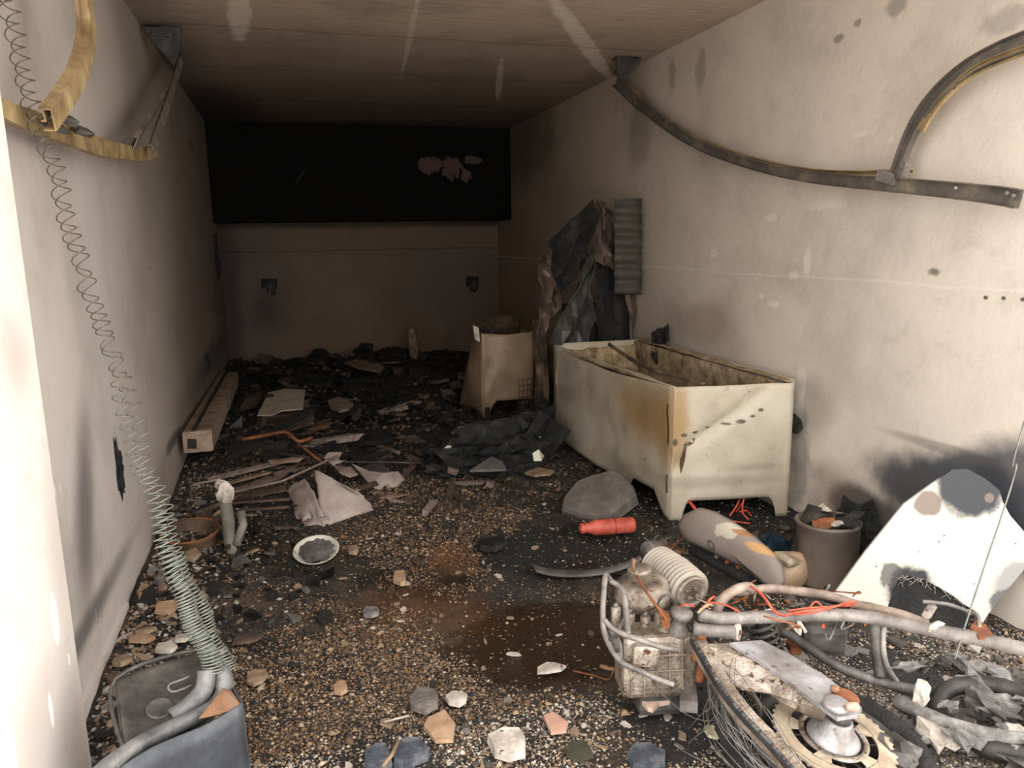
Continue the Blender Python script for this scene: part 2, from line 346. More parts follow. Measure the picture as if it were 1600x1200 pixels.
c = s.stain(P(640, 960, z=0), (.35, .30, 9), nz=.6, sc_=5, col=sr((84, 52, 26)), base=c, k=.7, soft=.7)
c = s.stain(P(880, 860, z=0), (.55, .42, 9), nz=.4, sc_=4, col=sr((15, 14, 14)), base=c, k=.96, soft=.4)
c = s.stain(P(1120, 770, z=0), (.75, 1.2, 9), nz=.2, sc_=4, col=sr((18, 17, 17)), base=c, k=.96, soft=.3)  # shade beneath the freezer painted into the floor colour as a black patch
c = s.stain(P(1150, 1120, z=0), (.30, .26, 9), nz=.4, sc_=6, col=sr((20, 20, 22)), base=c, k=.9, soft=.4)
c = s.stain(P(1500, 1120, z=0), (.8, .6, 9), nz=.5, sc_=5, col=sr((128, 122, 118)), base=c, k=.8, soft=.7)
wet = s.stain(P(850, 1005, z=0), (.45, .36, 9), nz=.4, sc_=4, soft=.3)
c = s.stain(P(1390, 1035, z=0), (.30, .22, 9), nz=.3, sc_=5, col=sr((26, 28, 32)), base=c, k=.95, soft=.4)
wet2 = s.mr(s.noise(1.7, 4), .5, .6)
ro = s.ma('SUBTRACT', .85, s.ma('MAXIMUM', s.ma('MULTIPLY', wet, .66), s.ma('MULTIPLY', wet2, .38)))
FL = s.out(c, ro, 0, s.noise(60, 6, .7), .5, .01)
def grid(x0, x1, y0, y1, nx, ny):
    g = G(); vs = [(x0+(x1-x0)*i/nx, y0+(y1-y0)*j/ny, 0) for i in range(nx+1) for j in range(ny+1)]
    vs = [(a, b, H(a, b)) for a, b, _ in vs]; W = ny+1
    return g.add(vs, [(i*W+j, (i+1)*W+j, (i+1)*W+j+1, i*W+j+1) for i in range(nx) for j in range(ny)], True)
g = grid(XL, XR, Y0-.9, YK, 240, 420); struct('floor', g, FL)
struct('floor_slab', slab((XL, 1.3, -.12), (XR, YK, -.06)), GC)
def freezermat(name, cols, stains):
    s = NT(name); c = s.ramp(s.noise(2.2, 7, .6), [(.3, sr(cols[0])), (.5, sr(cols[1])), (.7, sr(cols[2]))])
    for (q, rr, k, nz, cc, so) in stains: c = s.stain(q, rr, nz=nz, sc_=5, col=sr(cc), base=c, k=k, soft=so)
    c = s.mix(s.mr(s.noise(14, 6, .7), .62, .7, 0, .5), c, sr((104, 96, 84)))
    return s.out(c, .5, .0, s.noise(7, 5, .6), .35, .02)
fz = lambda px, py, z: P(px, py, y=z)
MT['freezer'] = freezermat('scorched_white_enamel', ((142, 130, 112), (174, 162, 142), (194, 184, 166)), [
    (P(1005, 645, x=1.97), (.12, .50, .24), .85, .35, (140, 106, 62), .8), (P(1040, 690, x=1.98), (.12, .16, .2), .6, .35, (146, 114, 70), .8), (fz(1062, 645, 3.66), (.07, .2, .2), .75, .4, (150, 120, 74), .8), (fz(1054, 710, 3.62), (0.012, .2, 0.04), .9, .9, (70, 58, 46), .4), (fz(1062, 695, 3.62), (0.014, .2, 0.02), .9, .9, (70, 58, 46), .4), (fz(1075, 683, 3.62), (0.02, .2, 0.012), .9, .9, (70, 58, 46), .4), (fz(1092, 678, 3.62), (0.02, .2, 0.01), .9, .9, (70, 58, 46), .4), (fz(1110, 670, 3.62), (0.02, .2, 0.008), .9, .9, (70, 58, 46), .4), (fz(1135, 662, 3.62), (0.03, .2, 0.008), .9, .9, (70, 58, 46), .4), (fz(1153, 657, 3.62), (0.035, .2, 0.014), .9, .9, (70, 58, 46), .4), (fz(1170, 648, 3.62), (0.02, .2, 0.01), .9, .9, (70, 58, 46), .4), (fz(1182, 638, 3.62), (0.02, .2, 0.012), .9, .9, (70, 58, 46), .4),
    (P(885, 615, x=1.96), (.1, .2, .07), .5, .4, (120, 112, 104), .5), (fz(1155, 680, 3.4), (.02, .1, .05), .55, .3, (150, 140, 124), .5), (fz(1175, 665, 3.4), (.015, .1, .03), .5, .3, (150, 140, 124), .5), (fz(1200, 745, 3.4), (.2, .3, .03), .6, .6, (130, 120, 106), .6), (fz(1120, 770, 3.45), (.6, .6, .04), .45, .6, (130, 118, 104), .6)])
MT['cream'] = freezermat('scorched_cream_enamel', ((112, 90, 70), (152, 126, 100), (176, 150, 122)), [(P(725, 620, y=6.9), (.2, .6, .25), .7, .4, (96, 76, 62), .7)])
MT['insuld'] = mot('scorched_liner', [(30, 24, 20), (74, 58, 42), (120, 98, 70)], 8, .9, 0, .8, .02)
MT['foil'] = mot('creased_sheet', [(44, 44, 41), (78, 77, 72), (116, 113, 106)], 5, .4, .3, .3)
MT['foldbrown'] = mot('brown_creased_sheet', [(48, 40, 36), (88, 72, 64), (130, 112, 100)], 5, .55, .15, .4)
MT['corr'] = mot('sooted_corrugated', [(58, 53, 47), (84, 78, 70)], 6, .7, .1)
MT['bluebox'] = mot('blue_grey_scorched_metal', [(34, 35, 38), (56, 58, 62), (86, 88, 92)], 5, .55, .2, .3, spots=((112, 110, 108), .68))
MT['rustorange'] = mot('orange_rust', [(88, 66, 50), (134, 96, 70), (120, 106, 96)], 16, .8)
MT['rail2'] = mot('ashy_brown_tube', [(98, 84, 74), (140, 122, 108), (172, 156, 142)], 12, .65, .2)
MT['cream2'] = mot('scorched_cream_metal', [(104, 90, 76), (160, 144, 122), (192, 178, 158)], 10, .6, .1)
MT['binmat'] = freezermat('rust_streaked_bin', ((60, 52, 48), (104, 92, 84), (142, 124, 108)), [])
MT['darkred'] = mot('dark_red_band', [(96, 36, 28), (120, 44, 34)], 14, .6)
MT['slabm'] = mot('smoked_stone', [(66, 60, 56), (96, 88, 82), (130, 120, 108)], 7, .85, 0, .8, .01)
MT['darkrub'] = mot('scorched_rubber', [(30, 29, 28), (62, 58, 56), (86, 80, 76)], 8, .6)
MT['beamtan'] = mot('sooted_beige_metal', [(96, 80, 66), (148, 126, 106), (176, 154, 132)], 6, .7)
MT['boardpale'] = mot('pale_board', [(150, 136, 118), (176, 162, 142)], 5, .8)
MT['steel2'] = mot('dull_grey_sheet', [(74, 72, 68), (100, 98, 94), (130, 126, 120)], 6, .6)
MT['tandim'] = mot('smoked_tan', [(92, 76, 62), (130, 108, 88), (158, 136, 114)], 9, .9)
MT['clothdim'] = mot('smoked_white_sheet', [(88, 74, 68), (128, 110, 102), (150, 132, 122)], 7, .85)
MT['greydark'] = mot('dark_ash', [(48, 47, 46), (78, 75, 72), (108, 104, 100)], 14, .9)
MT['rustdark'] = mot('dark_rust', [(50, 38, 30), (86, 66, 50), (120, 92, 68)], 9, .75)
MT['legm'] = mot('greenish_burnt_metal', [(74, 72, 64), (104, 102, 92), (140, 134, 120)], 10, .7, .1)
MT['salmon'] = mot('salmon_plaster', [(118, 92, 68), (154, 124, 96), (172, 144, 116)], 12, .9)
MT['pinkchip'] = mot('pink_plaster', [(160, 118, 100), (184, 144, 126)], 12, .9)
MT['bluestone'] = mot('blue_grey_stone', [(36, 40, 48), (64, 68, 76), (112, 112, 116)], 16, .7, 0, .8)
MT['creamchip'] = mot('cream_chip', [(170, 160, 128), (200, 192, 160)], 14, .9)
MT['greendark'] = mot('olive_char', [(40, 40, 28), (62, 60, 42)], 14, .8)
MT['fin'] = mot('ashy_fins', [(128, 118, 106), (168, 156, 142)], 6, .6, .3)
MT['hookm'] = mot('sooted_blue_steel', [(62, 62, 62), (98, 98, 98), (128, 124, 118)], 14, .55, .3)
# ------------------------------------------------------------------ door rails, brackets
def chan(w_, d_, t_): # U profile
    return [(-w_/2, 0), (w_/2, 0), (w_/2, d_), (w_/2-t_, d_), (w_/2-t_, t_), (-w_/2+t_, t_), (-w_/2+t_, d_), (-w_/2, d_)]
def rail(pxs, x, w_=.06, d_=.028, n=5, up=V(-1, 0, 0), wf=None, tw=None):
    pts = smooth_path([P(a, b, x=x) for a, b in pxs], n); g = G(); m = len(pts)
    prof = chan(w_, d_, .004); vs = []
    for i, p in enumerate(pts):
        t = (pts[min(i+1, m-1)]-pts[max(i-1, 0)]).normalized(); a = tw(i/(m-1)) if tw else 0
        u = Matrix.Rotation(a, 3, t) @ Vector(up); u = (u-t*u.dot(t)).normalized(); sd = t.cross(u); k = wf(i/(m-1)) if wf else 1
        for q, r in prof: vs.append(p+sd*q*k+u*r)
    L = len(prof); fs = [(i*L+k, i*L+(k+1) % L, (i+1)*L+(k+1) % L, (i+1)*L+k) for i in range(m-1) for k in range(L)]
    return g.add(vs, fs+[tuple(range(L))[::-1], tuple((m-1)*L+k for k in range(L))])
LX = -.64
r = thing('door_rail', P(130, 215, x=LX), 'bent yellow garage door track hanging along the left wall', 'door track')
part('track', rail([(4, 168), (30, 180), (60, 190), (95, 205), (130, 218), (165, 231), (200, 238), (228, 241), (247, 236)], LX, .060, .03, wf=lambda f: .75+.35*math.sin(f*2.6)), 'yellow', r)
part('strut', rail([(212, 226), (228, 200), (247, 170), (262, 140), (275, 112), (287, 88)], LX+.02, .07, .02, tw=lambda f: .5), 'raildark', r, 'soot-grey strut')
part('strut', rail([(240, 232), (250, 200), (262, 165), (274, 125), (284, 92)], LX+.05, .045, .015, tw=lambda f: -.4), 'raildark', r, 'soot-grey strut')
for a, b in ((104, 186), (128, 205), (85, 197)): part('hinge', G().box(P(a, b, x=LX+.04), (.05, .045, .02), Eul(.5, .2, .8), .2, a), 'darksteel', r)
r = thing('door_rail', P(155, 50, x=-.55), 'curved yellow door track bend rising to the ceiling at top left', 'door track')
part('track', rail([(132, -45), (140, 0), (146, 45), (138, 95), (118, 140), (85, 188)], -.55, .075, .03, wf=lambda f: 1.1-.35*f), 'yellow', r)
part('flange', rail([(118, -45), (124, 0), (128, 45), (121, 92), (101, 135), (70, 180)], -.57, .035, .012), 'yellow', r)
RX = XR-.12
r = thing('door_rail', P(1250, 275, x=RX), 'long sagging grey door track bowed across the right wall', 'door track')
RP = [(964, 124), (985, 146), (1010, 168), (1060, 205), (1110, 233), (1180, 257), (1250, 273), (1320, 282), (1390, 288), (1480, 296), (1560, 305), (1597, 311)]
part('track', rail(RP, RX, .078, .03, wf=lambda f: 1.35-1.6*f if f < .4 else .71+.35*(f-.4)), 'raildark', r)
part('flange', rail([(964, 112), (1000, 148), (1050, 190), (1110, 224), (1180, 248), (1260, 265), (1340, 270), (1428, 268)], RX+.03, .022, .03), 'yellow', r)
g = G().box(P(1390, 278, x=RX-.01), (.05, .10, .05), Eul(.3, 0, .1), .2, 3).box(P(1412, 266, x=RX-.02), (.04, .03, .07), Eul(.2, .1, .1), .2, 5); part('bracket', g, 'steel', r)
for a, b in ((1495, 294), (1585, 306), (1575, 302)): part('bolt', G().lathe([(.008, 0), (.008, .012), (.004, .014)], P(a, b, x=RX-.03), (-1, 0, 0), 8), 'steel', r)
r = thing('door_rail', P(1500, 120, x=RX), 'curved door track arm sweeping up at the right edge of the picture', 'door track')
part('track', rail([(1403, 276), (1420, 228), (1442, 183), (1472, 145), (1510, 112), (1552, 88), (1605, 66), (1660, 50)], RX, .060, .032, wf=lambda f: .8+.5*f), 'raildark', r)
part('flange', rail([(1440, 205), (1465, 165), (1500, 130), (1540, 103), (1600, 80), (1660, 64)], RX-.01, .035, .014), 'yellow', r, 'yellow inner face')
for (pts, x, lb) in (([(222, 38), (282, 45), (281, 82), (272, 102), (240, 66)], -.60, 'black angle bracket fixed where left wall meets ceiling'), ([(964, 90), (1002, 90), (994, 108), (978, 128), (966, 122)], XR-.10, 'black angle bracket fixed where right wall meets ceiling')):
    y = P(pts[0][0], pts[0][1], z=ZC-.02).y
    r = thing('rail_bracket', P(*pts[0], y=y), lb, 'bracket')
    poly = [P(a, b, y=y) for a, b in pts]; part('plate', G().prism(poly, (0, .006, 0)), 'sootmetal', r)
    a, b = poly[0], poly[1]; part('flange', G().box((a+b)/2+V(0, .05, .0), ((b-a).length, .10, .006)), 'darksteel', r)
    for k in (.25, .6, .85): part('bolt', G().lathe([(.012, 0), (.012, .01), (.006, .014)], a.lerp(b, k)+V(0, -.001, -.05), (0, -1, 0), 8), 'darksteel', r)

# ------------------------------------------------------------------ springs and black box
def rp(pts, f): # pixel path at a depth that shifts from y0 to y1
    n = len(pts); return smooth_path([P(a, b, y=f(i/(n-1))) for i, (a, b) in enumerate(pts)], 4)
dep = lambda f: 1.98+.42*f
S1 = [(322, 1052), (318, 1010), (303, 965), (287, 920), (266, 880), (252, 830), (240, 780), (227, 730), (212, 690), (196, 640), (188, 590), (163, 530), (140, 460), (121, 390), (98, 310), (85, 260), (69, 220), (50, 170), (36, 120), (22, 60), (4, 0), (-12, -50)]
S2 = [(346, 1052), (340, 1018), (326, 980), (312, 945), (290, 895), (270, 850), (256, 800), (243, 750), (229, 705), (218, 660), (202, 610), (176, 560), (152, 490), (130, 410), (106, 330), (88, 262), (75, 222), (57, 180), (42, 130), (30, 70), (14, 0), (-4, -50)]
pit = lambda f: .0085+.052*min(1, max(0, (f-.10)/.45))**1.1
radf = lambda f: .0215+.007*math.exp(-f*14)-.002*f
r = thing('coil_spring', P(322, 1052, y=1.98), 'stretched galvanised door spring, the one ending further left at the black box', 'spring', None)
part('coil', G().coil(rp(S1, dep), radf, pit, .0017, 14, 5, jit=.03), 'spring', r)
r2 = thing('coil_spring', P(346, 1052, y=1.98), 'stretched galvanised door spring, the one ending further right at the black box', 'spring', None)
part('coil', G().coil(rp(S2, lambda f: dep(f)+.03), radf, pit, .0017, 14, 5, jit=.035), 'spring', r2)
T1 = smooth_path([P(a, b, y=y) for a, b, y in ((322, 1046, 1.975), (322, 1062, 1.965), (316, 1082, 1.95), (296, 1102, 1.93), (270, 1122, 1.91))], 5)
T2 = smooth_path([P(a, b, y=y) for a, b, y in ((345, 1045, 2.0), (350, 1066, 1.98), (344, 1090, 1.95), (322, 1112, 1.91), (280, 1132, 1.86), (230, 1156, 1.80), (180, 1188, 1.73), (130, 1230, 1.66))], 5)
part('end_hook', G().tube(T1, .024, 12, jit=.08), 'hookm', r); part('end_hook', G().tube(T2, [.025]*8+[.020]*(len(T2)-8), 12, jit=.08), 'hookm', r2)
A, B, C, D = P(180, 1062, y=2.02), P(324, 1014, y=2.12), P(352, 1100, y=1.93), P(196, 1180, y=1.80)
r = thing('metal_box', V((A.x+C.x)/2, (A.y+D.y)/2, 0), 'charred black metal box with sunken lid beside the white pier, spring ends on it', 'box')
nrm = (B-A).cross(D-A).normalized()
if nrm.z < 0: nrm = -nrm
def bil(u, v): return A.lerp(B, u).lerp(D.lerp(C, u), v)
g = G().sheet(lambda u, v: bil(u, v)-nrm*(.012*math.sin(math.pi*u)*math.sin(math.pi*v))+nrm*.004*mn.noise(bil(u, v)*18), 18, 18, .004); 
lid = part('lid', g, 'sootmetal', r)
part('round_cap', G().lathe([(.034, -.004), (.034, .006), (.030, .009), (.027, .004), (.0, .004)], bil(.38, .62)+nrm*-.006, nrm, 22), 'darksteel', lid)
cc = bil(.66, .40)-nrm*.006; ud = (B-A).normalized(); vd = nrm.cross(ud)
sl = [cc+ud*(math.copysign(.022, math.cos(t))+.016*math.cos(t))+vd*.016*math.sin(t) for t in [2*math.pi*k/20 for k in range(20)]]
part('slot_rim', G().tube(sl, .0035, 6, closed=True), 'steel', lid)
rim = [A, B, C]; part('rim', G().tube(smooth_path([D, A, B, P(340, 1062, y=2.05)], 6), .006, 6, jit=.3), 'darksteel', r)
E1 = P(377, 1098, y=1.86); E0 = P(190, 1196, y=1.72)
def fr(u, v):
    top = E0.lerp(E1, u)+V(0, 0, .006*math.sin(u*7)); bot = V(top.x, top.y, .0); q = top.lerp(bot, v); return q+V(.01*mn.noise(q*6), .012*mn.noise(q*5+V(3, 0, 0)), 0)
part('front_panel', G().sheet(fr, 14, 10, .004), 'bluebox', r)
Fb = P(352, 1052, y=2.12)
def sd_(u, v):
    top = E1.lerp(P(352, 1056, y=2.06), u); bot = V(top.x+.01, top.y, 0); return top.lerp(bot, v)
part('side_panel', G().sheet(sd_, 6, 6, .004), 'bluebox', r)
part('corner_plate', G().prism([P(310, 1124, y=1.85), P(348, 1076, y=1.95), P(362, 1080, y=1.95), P(377, 1102, y=1.855), P(374, 1140, y=1.852), P(356, 1112, y=1.855), P(330, 1120, y=1.85)], (0, -.003, .003)), 'rustorange', r, 'orange rusted corner')
def lw(u, v): top = A.lerp(D, u); return top.lerp(V(top.x, top.y, 0), v)
part('side_panel', G().sheet(lw, 6, 6, .004), 'sootmetal', r)
part('back_panel', G().sheet(lambda u, v: A.lerp(B, u).lerp(V(*(A.lerp(B, u).xy), 0), v), 6, 6, .004), 'sootmetal', r)

sm_ = NT('tarnished_spring'); zz = sm_.sep(sm_.pos(), 2)
MT['spring2'] = sm_.out(sm_.mix(sm_.mr(zz, .7, 1.5), sr((128, 132, 124)), sr((92, 82, 70))), .5, .45)
for o_ in bpy.data.objects:
    if o_.name.startswith('coil') and o_.type == 'MESH': o_.data.materials[0] = MT['spring2']
# ------------------------------------------------------------------ chest freezer
hz = .79
a0 = P(1047, 815, z=0); b0 = P(1229, 806, z=0); ex = V(b0.x-a0.x, b0.y-a0.y, 0); W_ = ex.length; ex.normalize()
ey = V(-ex.y, ex.x, 0)
if ey.y < 0: ey = -ey
# the long side runs back along the wall
dt = P(866, 690, z=0); ed = V(dt.x-a0.x, dt.y-a0.y, 0); LN = ed.length; ed.normalize()
r = thing('chest_freezer', a0+ex*W_/2+ed*LN/2, 'burnt white chest freezer shell with no lid, standing by the right wall', 'freezer')
def arch(u, W, f=.07, h=.12): # height of the lower edge over a width W: feet at both ends and an arch between
    x = u*W; e = min(x, W-x)
    if e < f: return 0.0
    if e < f+.05: return h*math.sin(math.acos(1-min(1, (e-f)/.05)))
    return h+.0*x
us = sorted(set([0, .03, .06, .068, .072, .078, .085, .095, .11, .13, .16]+[.16+.68*k/16 for k in range(17)]+[1-q for q in (0, .03, .06, .068, .072, .078, .085, .095, .11, .13)]))
def dent(q, k=.012): return k*1.8*(mn.noise(q*2.4)+.45*mn.noise(q*5))
def sheet_u(fn, us, nv, th):
    return G().sheet(lambda u, v: fn(us[int(round(u*(len(us)-1)))], v), len(us)-1, nv, th, True)
hA = P(1048, 604, y=a0.y+.02).z; hB = P(1241, 598, y=b0.y).z
def front(u, v):
    base = a0+ex*W_*u; top = hA+(hB-hA)*u; z = top+(arch(u, W_)-top)*v; q = base+V(0, 0, z)
    crease = .035*math.exp(-((v-(.62-.75*u))/.05)**2)*math.exp(-((u-.35)/.4)**2)
    return q-ed*(dent(q, .014)*math.sin(math.pi*min(1, max(0, u)))-crease)
fp = part('front_panel', sheet_u(front, us, 26, .004), 'freezer', r)
hD = P(862, 541, y=a0.y+ed.y*LN).z
ul = [k/30 for k in range(31)]
def left(u, v):
    base = a0+ed*LN*u; top = hA+(hD-hA)*u-.035*math.sin(math.pi*u)
    lo = .13 if .10 < u < .9 else (0 if u < .05 or u > .96 else .13)
    if u < .10 and u >= .05: lo = .05
    lo = lo*.4 if u > .25 else lo
    z = top+(lo-top)*v; q = base+V(0, 0, z); return q-ex*(.012*math.sin(math.pi*u)+dent(q, .016)*math.sin(math.pi*u)-.0)
part('side_panel', sheet_u(left, ul, 24, .004), 'freezer', r)
def bk(u, v): q = a0+ed*LN+ex*W_*u; h_ = hD+(hB-hD)*u; return q+V(0, 0, h_*(1-v)+.02)
part('back_panel', G().sheet(bk, 8, 8, .004), 'freezer', r)
def rt_(u, v): q = b0+ed*LN*u; h_ = hB+(.01)*u; return q+V(0, 0, h_*(1-v)+.02)
part('side_panel', G().sheet(rt_, 8, 8, .004), 'freezer', r)
ins = .055
def lin(o, dr, L, inn, h0, h1, wv):
    def f(u, v):
        q = o+dr*L*u+inn*(ins*(1+.25*wv*mn.noise(V(u*6, v*3, wv))))+V(0, 0, (h0+(h1-h0)*u-.01)*(1-v)+.16*v+.012*mn.noise(V(u*9, 2, wv))*(1-v))
        return q
    return G().sheet(f, 24, 10, .02)
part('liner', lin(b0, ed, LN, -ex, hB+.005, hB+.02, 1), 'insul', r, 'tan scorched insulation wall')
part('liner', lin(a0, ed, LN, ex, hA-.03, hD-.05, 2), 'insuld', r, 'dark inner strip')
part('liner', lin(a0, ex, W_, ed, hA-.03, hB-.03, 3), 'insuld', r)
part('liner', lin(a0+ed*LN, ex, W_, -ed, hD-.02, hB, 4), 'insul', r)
def rimst(p, q, wd, inn, z0, z1):
    return G().sheet(lambda u, v: p.lerp(q, u)+inn*wd*v+V(0, 0, z0+(z1-z0)*u+.012*mn.noise(V(u*8, v*2, wd*90))), 26, 3, .006)
part('rim', rimst(b0, b0+ed*LN, .05, -ex, hB+.012, hB+.03), 'insul', r)
part('rim', rimst(a0+ed*LN, a0+ex*.0, .03, ex, hD, hA), 'freezer', r)
part('inner_floor', G().sheet(lambda u, v: a0+ex*W_*(.05+.9*u)+ed*LN*(.04+.92*v)+V(0, 0, .2+.02*mn.noise(V(u*5, v*5, 0))), 10, 14, .01), 'soot', r)
part('fold_strip', G().tube(smooth_path([P(952, 538, y=4.75), P(972, 552, y=4.55), P(1010, 574, y=4.1), P(1060, 590, y=3.72), P(1100, 600, y=3.5)], 5), .012, 6, jit=.5), 'insuld', r)
cr = a0+ex*W_+V(0, 0, .52)
one('charred_lump', G().blob(cr+ex*.06+ed*.06, .045, 2, .5, 3, 4), 'sootgloss', 'black melted lump stuck to the right side of the chest freezer', 'lump')
q = P(1030, 545, x=XR-.12); g = G()
for k in range(7): g.blob(q+V(.03*math.sin(k*2.2), .06*math.cos(k*1.7), -.10+.035*k), .085-.006*k, 2, .6, 3.2, k, (.7, 1, 1.2))
g.blob(q+V(.03, .08, -.3), .10, 2, .4, 3, 8, (.5, 1.1, 2.2)).blob(q+V(.03, .1, -.68), .12, 2, .4, 3, 8, (.4, 1.1, 2.6)); one('charred_remains', g, 'sootgloss', 'jagged black charred heap poking up behind the chest freezer', 'charred heap')

# ------------------------------------------------------------------ small white appliance behind
k0 = P(757, 655, z=0); ye = k0.y
r = thing('washing_machine', k0+V(.2, .3, 0), 'small scorched cream appliance casing standing at the back', 'appliance')
TL, TR_ = P(752, 521, y=ye), P(834, 524, y=ye); BR_ = P(832, 650, y=ye)
def ff(u, v):
    x = k0.x+(BR_.x-k0.x)*u; xt = TL.x+(TR_.x-TL.x)*u; lo = 0 if u < .10 else min(.16, .16*math.sqrt(min(1, (u-.10)/.16))); z = TL.z+(lo-TL.z)*v
    q = V(xt+(x-xt)*v, ye+.02*mn.noise(V(u*3, v*3, 0)), z-.02*math.sin(math.pi*u)*(1-v)); return q
uf = [0, .05, .095, .105, .115, .13, .15, .18, .22, .26]+[.26+.74*k/12 for k in range(1, 13)]
part('front_panel', sheet_u(ff, uf, 18, .004), 'cream', r)
lb = P(718, 625, z=.12); lt = P(742, 512, y=ye+.5)
def lf(u, v):
    a = TL.lerp(k0, v); b = V(lt.x, lt.y, lt.z).lerp(V(lb.x, lb.y+.05, .06), v); q = a.lerp(b, u); return q+V(-.05*math.sin(math.pi*u)*math.sin(math.pi*v), 0, .04*math.sin(math.pi*u)*v)
part('side_panel', G().sheet(lf, 12, 14, .004), 'cream', r)
part('side_panel', G().sheet(lambda u, v: TR_.lerp(TR_+V(.05, .6, 0), u).lerp(V(BR_.x+.05*u, BR_.y+.6*u, .1), v), 6, 8, .004), 'cream', r)
part('back_panel', G().sheet(lambda u, v: V(lt.x, lt.y, lt.z).lerp(TR_+V(.05, .6, .1), u)+V(0, 0, -.7*v+.06*math.sin(3*u)), 8, 8, .004), 'insuld', r)
part('hinge_bracket', G().prism([P(739, 508, y=ye), P(748, 512, y=ye), P(750, 535, y=ye), P(742, 530, y=ye)], (0, .02, 0)), 'pale', r)
part('foot', G().box(V(k0.x+.03, ye+.02, .05), (.05, .05, .12)), 'soot', r)

# ------------------------------------------------------------------ crumpled sheet metal by the right wall
r = thing('metal_cabinet', P(930, 620, z=0), 'collapsed black metal cabinet with crumpled sheets against the right wall', 'cabinet')
y1 = 5.75
def crump(poly, y, amp, seed, th=.004, slope=0.0, sub=6):
    q = [P(a, b, y=y) for a, b in poly] # four corners
    def f(u, v):
        p = q[0].lerp(q[1], u).lerp(q[3].lerp(q[2], u), v)
        n = (1-abs(((u*1.7+v*1.1+seed*.37) % 1)*2-1))*1.2+.5*mn.noise(V(u*4.3, v*4+seed, 2))
        p = p+V(.35*amp*mn.noise(V(v*4, seed, u*2)), amp*n+slope*(u-.5), .2*amp*mn.noise(V(seed, u*5, v*3)))
        p.x = min(p.x, XR-.02); return p
    return G().sheet(f, sub, sub, th, False)
part('body', crump([(932, 402), (984, 420), (996, 538), (934, 560)], y1+.1, .03, 3), 'soot', r)
part('body', G().box(V(2.54, y1+.4, .52), (.42, .45, 1.0)), 'soot', r)
part('crumpled_sheet', crump([(939, 308), (960, 330), (986, 432), (926, 404)], y1-.05, .10, 1), 'foldbrown', r)
part('crumpled_sheet', crump([(858, 378), (938, 310), (928, 402), (868, 482)], y1-.15, .12, 5), 'soot', r)
part('crumpled_sheet', crump([(926, 402), (934, 410), (925, 540), (862, 540)], y1-.3, .10, 7), 'foil', r, 'grey creased sheet')
part('crumpled_sheet', crump([(846, 420), (862, 392), (880, 480), (842, 545)], y1-.2, .12, 9), 'foldbrown', r)
part('crumpled_sheet', crump([(962, 330), (985, 350), (998, 430), (992, 545)], y1-.05, .06, 11), 'foldbrown', r)
y2 = P(980, 380, x=XR-.12).y
g = G().sheet(lambda u, v: P(960+42*u, 310+150*v, y=y2-.14)+V(.006*math.sin(v*76+1)*u+.012*math.sin(v*38), .02*math.sin(v*38), 0), 4, 60, .004)
one('corrugated_sheet', g, 'corr', 'short grey corrugated sheet standing against the right wall', 'metal sheet')
r = thing('metal_sheet', P(838, 620, y=5.9), 'narrow bent rusty strip hanging left of the black cabinet', 'metal sheet')
part('strip', crump([(836, 500), (856, 500), (860, 655), (838, 660)], 5.7, .05, 4), 'insuld', r)
part('wire', G().tube([P(843, 505, y=5.62), P(845, 565, y=5.6)], .005, 5), 'soot', r)

# ------------------------------------------------------------------ white panel leaning at the right
pa, pb, pc = P(1300, 932, z=.10), P(1535, 972, z=.06), P(1604, 850, x=XR-.06)
poly = [(1300, 932), (1352, 862), (1412, 788), (1455, 757), (1488, 734), (1512, 733), (1540, 748), (1562, 766), (1566, 782), (1578, 805), (1604, 835), (1612, 850), (1608, 880), (1592, 900), (1572, 924), (1545, 958), (1535, 974), (1526, 956), (1506, 944), (1488, 930), (1468, 918), (1440, 905), (1420, 900), (1404, 905), (1396, 920), (1390, 940), (1384, 958), (1352, 950)]
r = thing('metal_sheet', V(pa.x, pa.y, 0), 'large white burnt-edged sheet leaning on the right wall behind the motorcycle', 'metal sheet')
nn = (pb-pa).cross(pc-pa).normalized(); nn = nn if nn.y < 0 else -nn
WP = NT('white_burnt_panel'); c = WP.mix(WP.noise(3), sr((190, 181, 166)), sr((210, 204, 194)))
for (px, py, rr, k, nz, cc) in ((1518, 755, .13, 1, .35, sr((50, 52, 56))), (1450, 787, .05, .9, .5, sr((112, 96, 86))), (1546, 778, .018, .8, .3, sr((120, 104, 92))), (1425, 925, .10, 1, .5, sr((40, 40, 44))), (1390, 900, .05, .8, .9, sr((60, 58, 58))), (1600, 930, .12, .7, .6, sr((120, 120, 124))), (1575, 940, .06, .8, .9, sr((70, 70, 72)))):
    c = WP.stain(PP(px, py, pa, pb, pc), (rr, rr, rr*1.1), nz=nz, sc_=9, col=cc, base=c, k=k, soft=.2)
v1 = WP.n('ShaderNodeTexVoronoi'); WP.set(v1.inputs['Vector'], WP.pos()); v1.inputs['Scale'].default_value = 34
c = WP.mix(WP.ma('MULTIPLY', WP.mr(v1.outputs['Distance'], .10, .17, 1, 0), WP.mr(WP.noise(5), .5, .58)), c, sr((96, 84, 78)))
MT['whitepanel'] = WP.out(c, .6, 0, WP.noise(20), .2)
part('sheet', G().prism([PP(a, b, pa, pb, pc) for a, b in poly], -nn*.018), 'whitepanel', r)
frn = [(1404, 905), (1420, 901), (1440, 906), (1470, 920), (1506, 946), (1526, 972), (1500, 986), (1450, 982), (1390, 962), (1394, 935)]
part('burnt_flap', G().prism([PP(a, b, pa, pb, pc)-nn*.02 for a, b in frn], -nn*.012), 'soot', r, 'charred black underside')
rnd = random.Random(5); g = G()
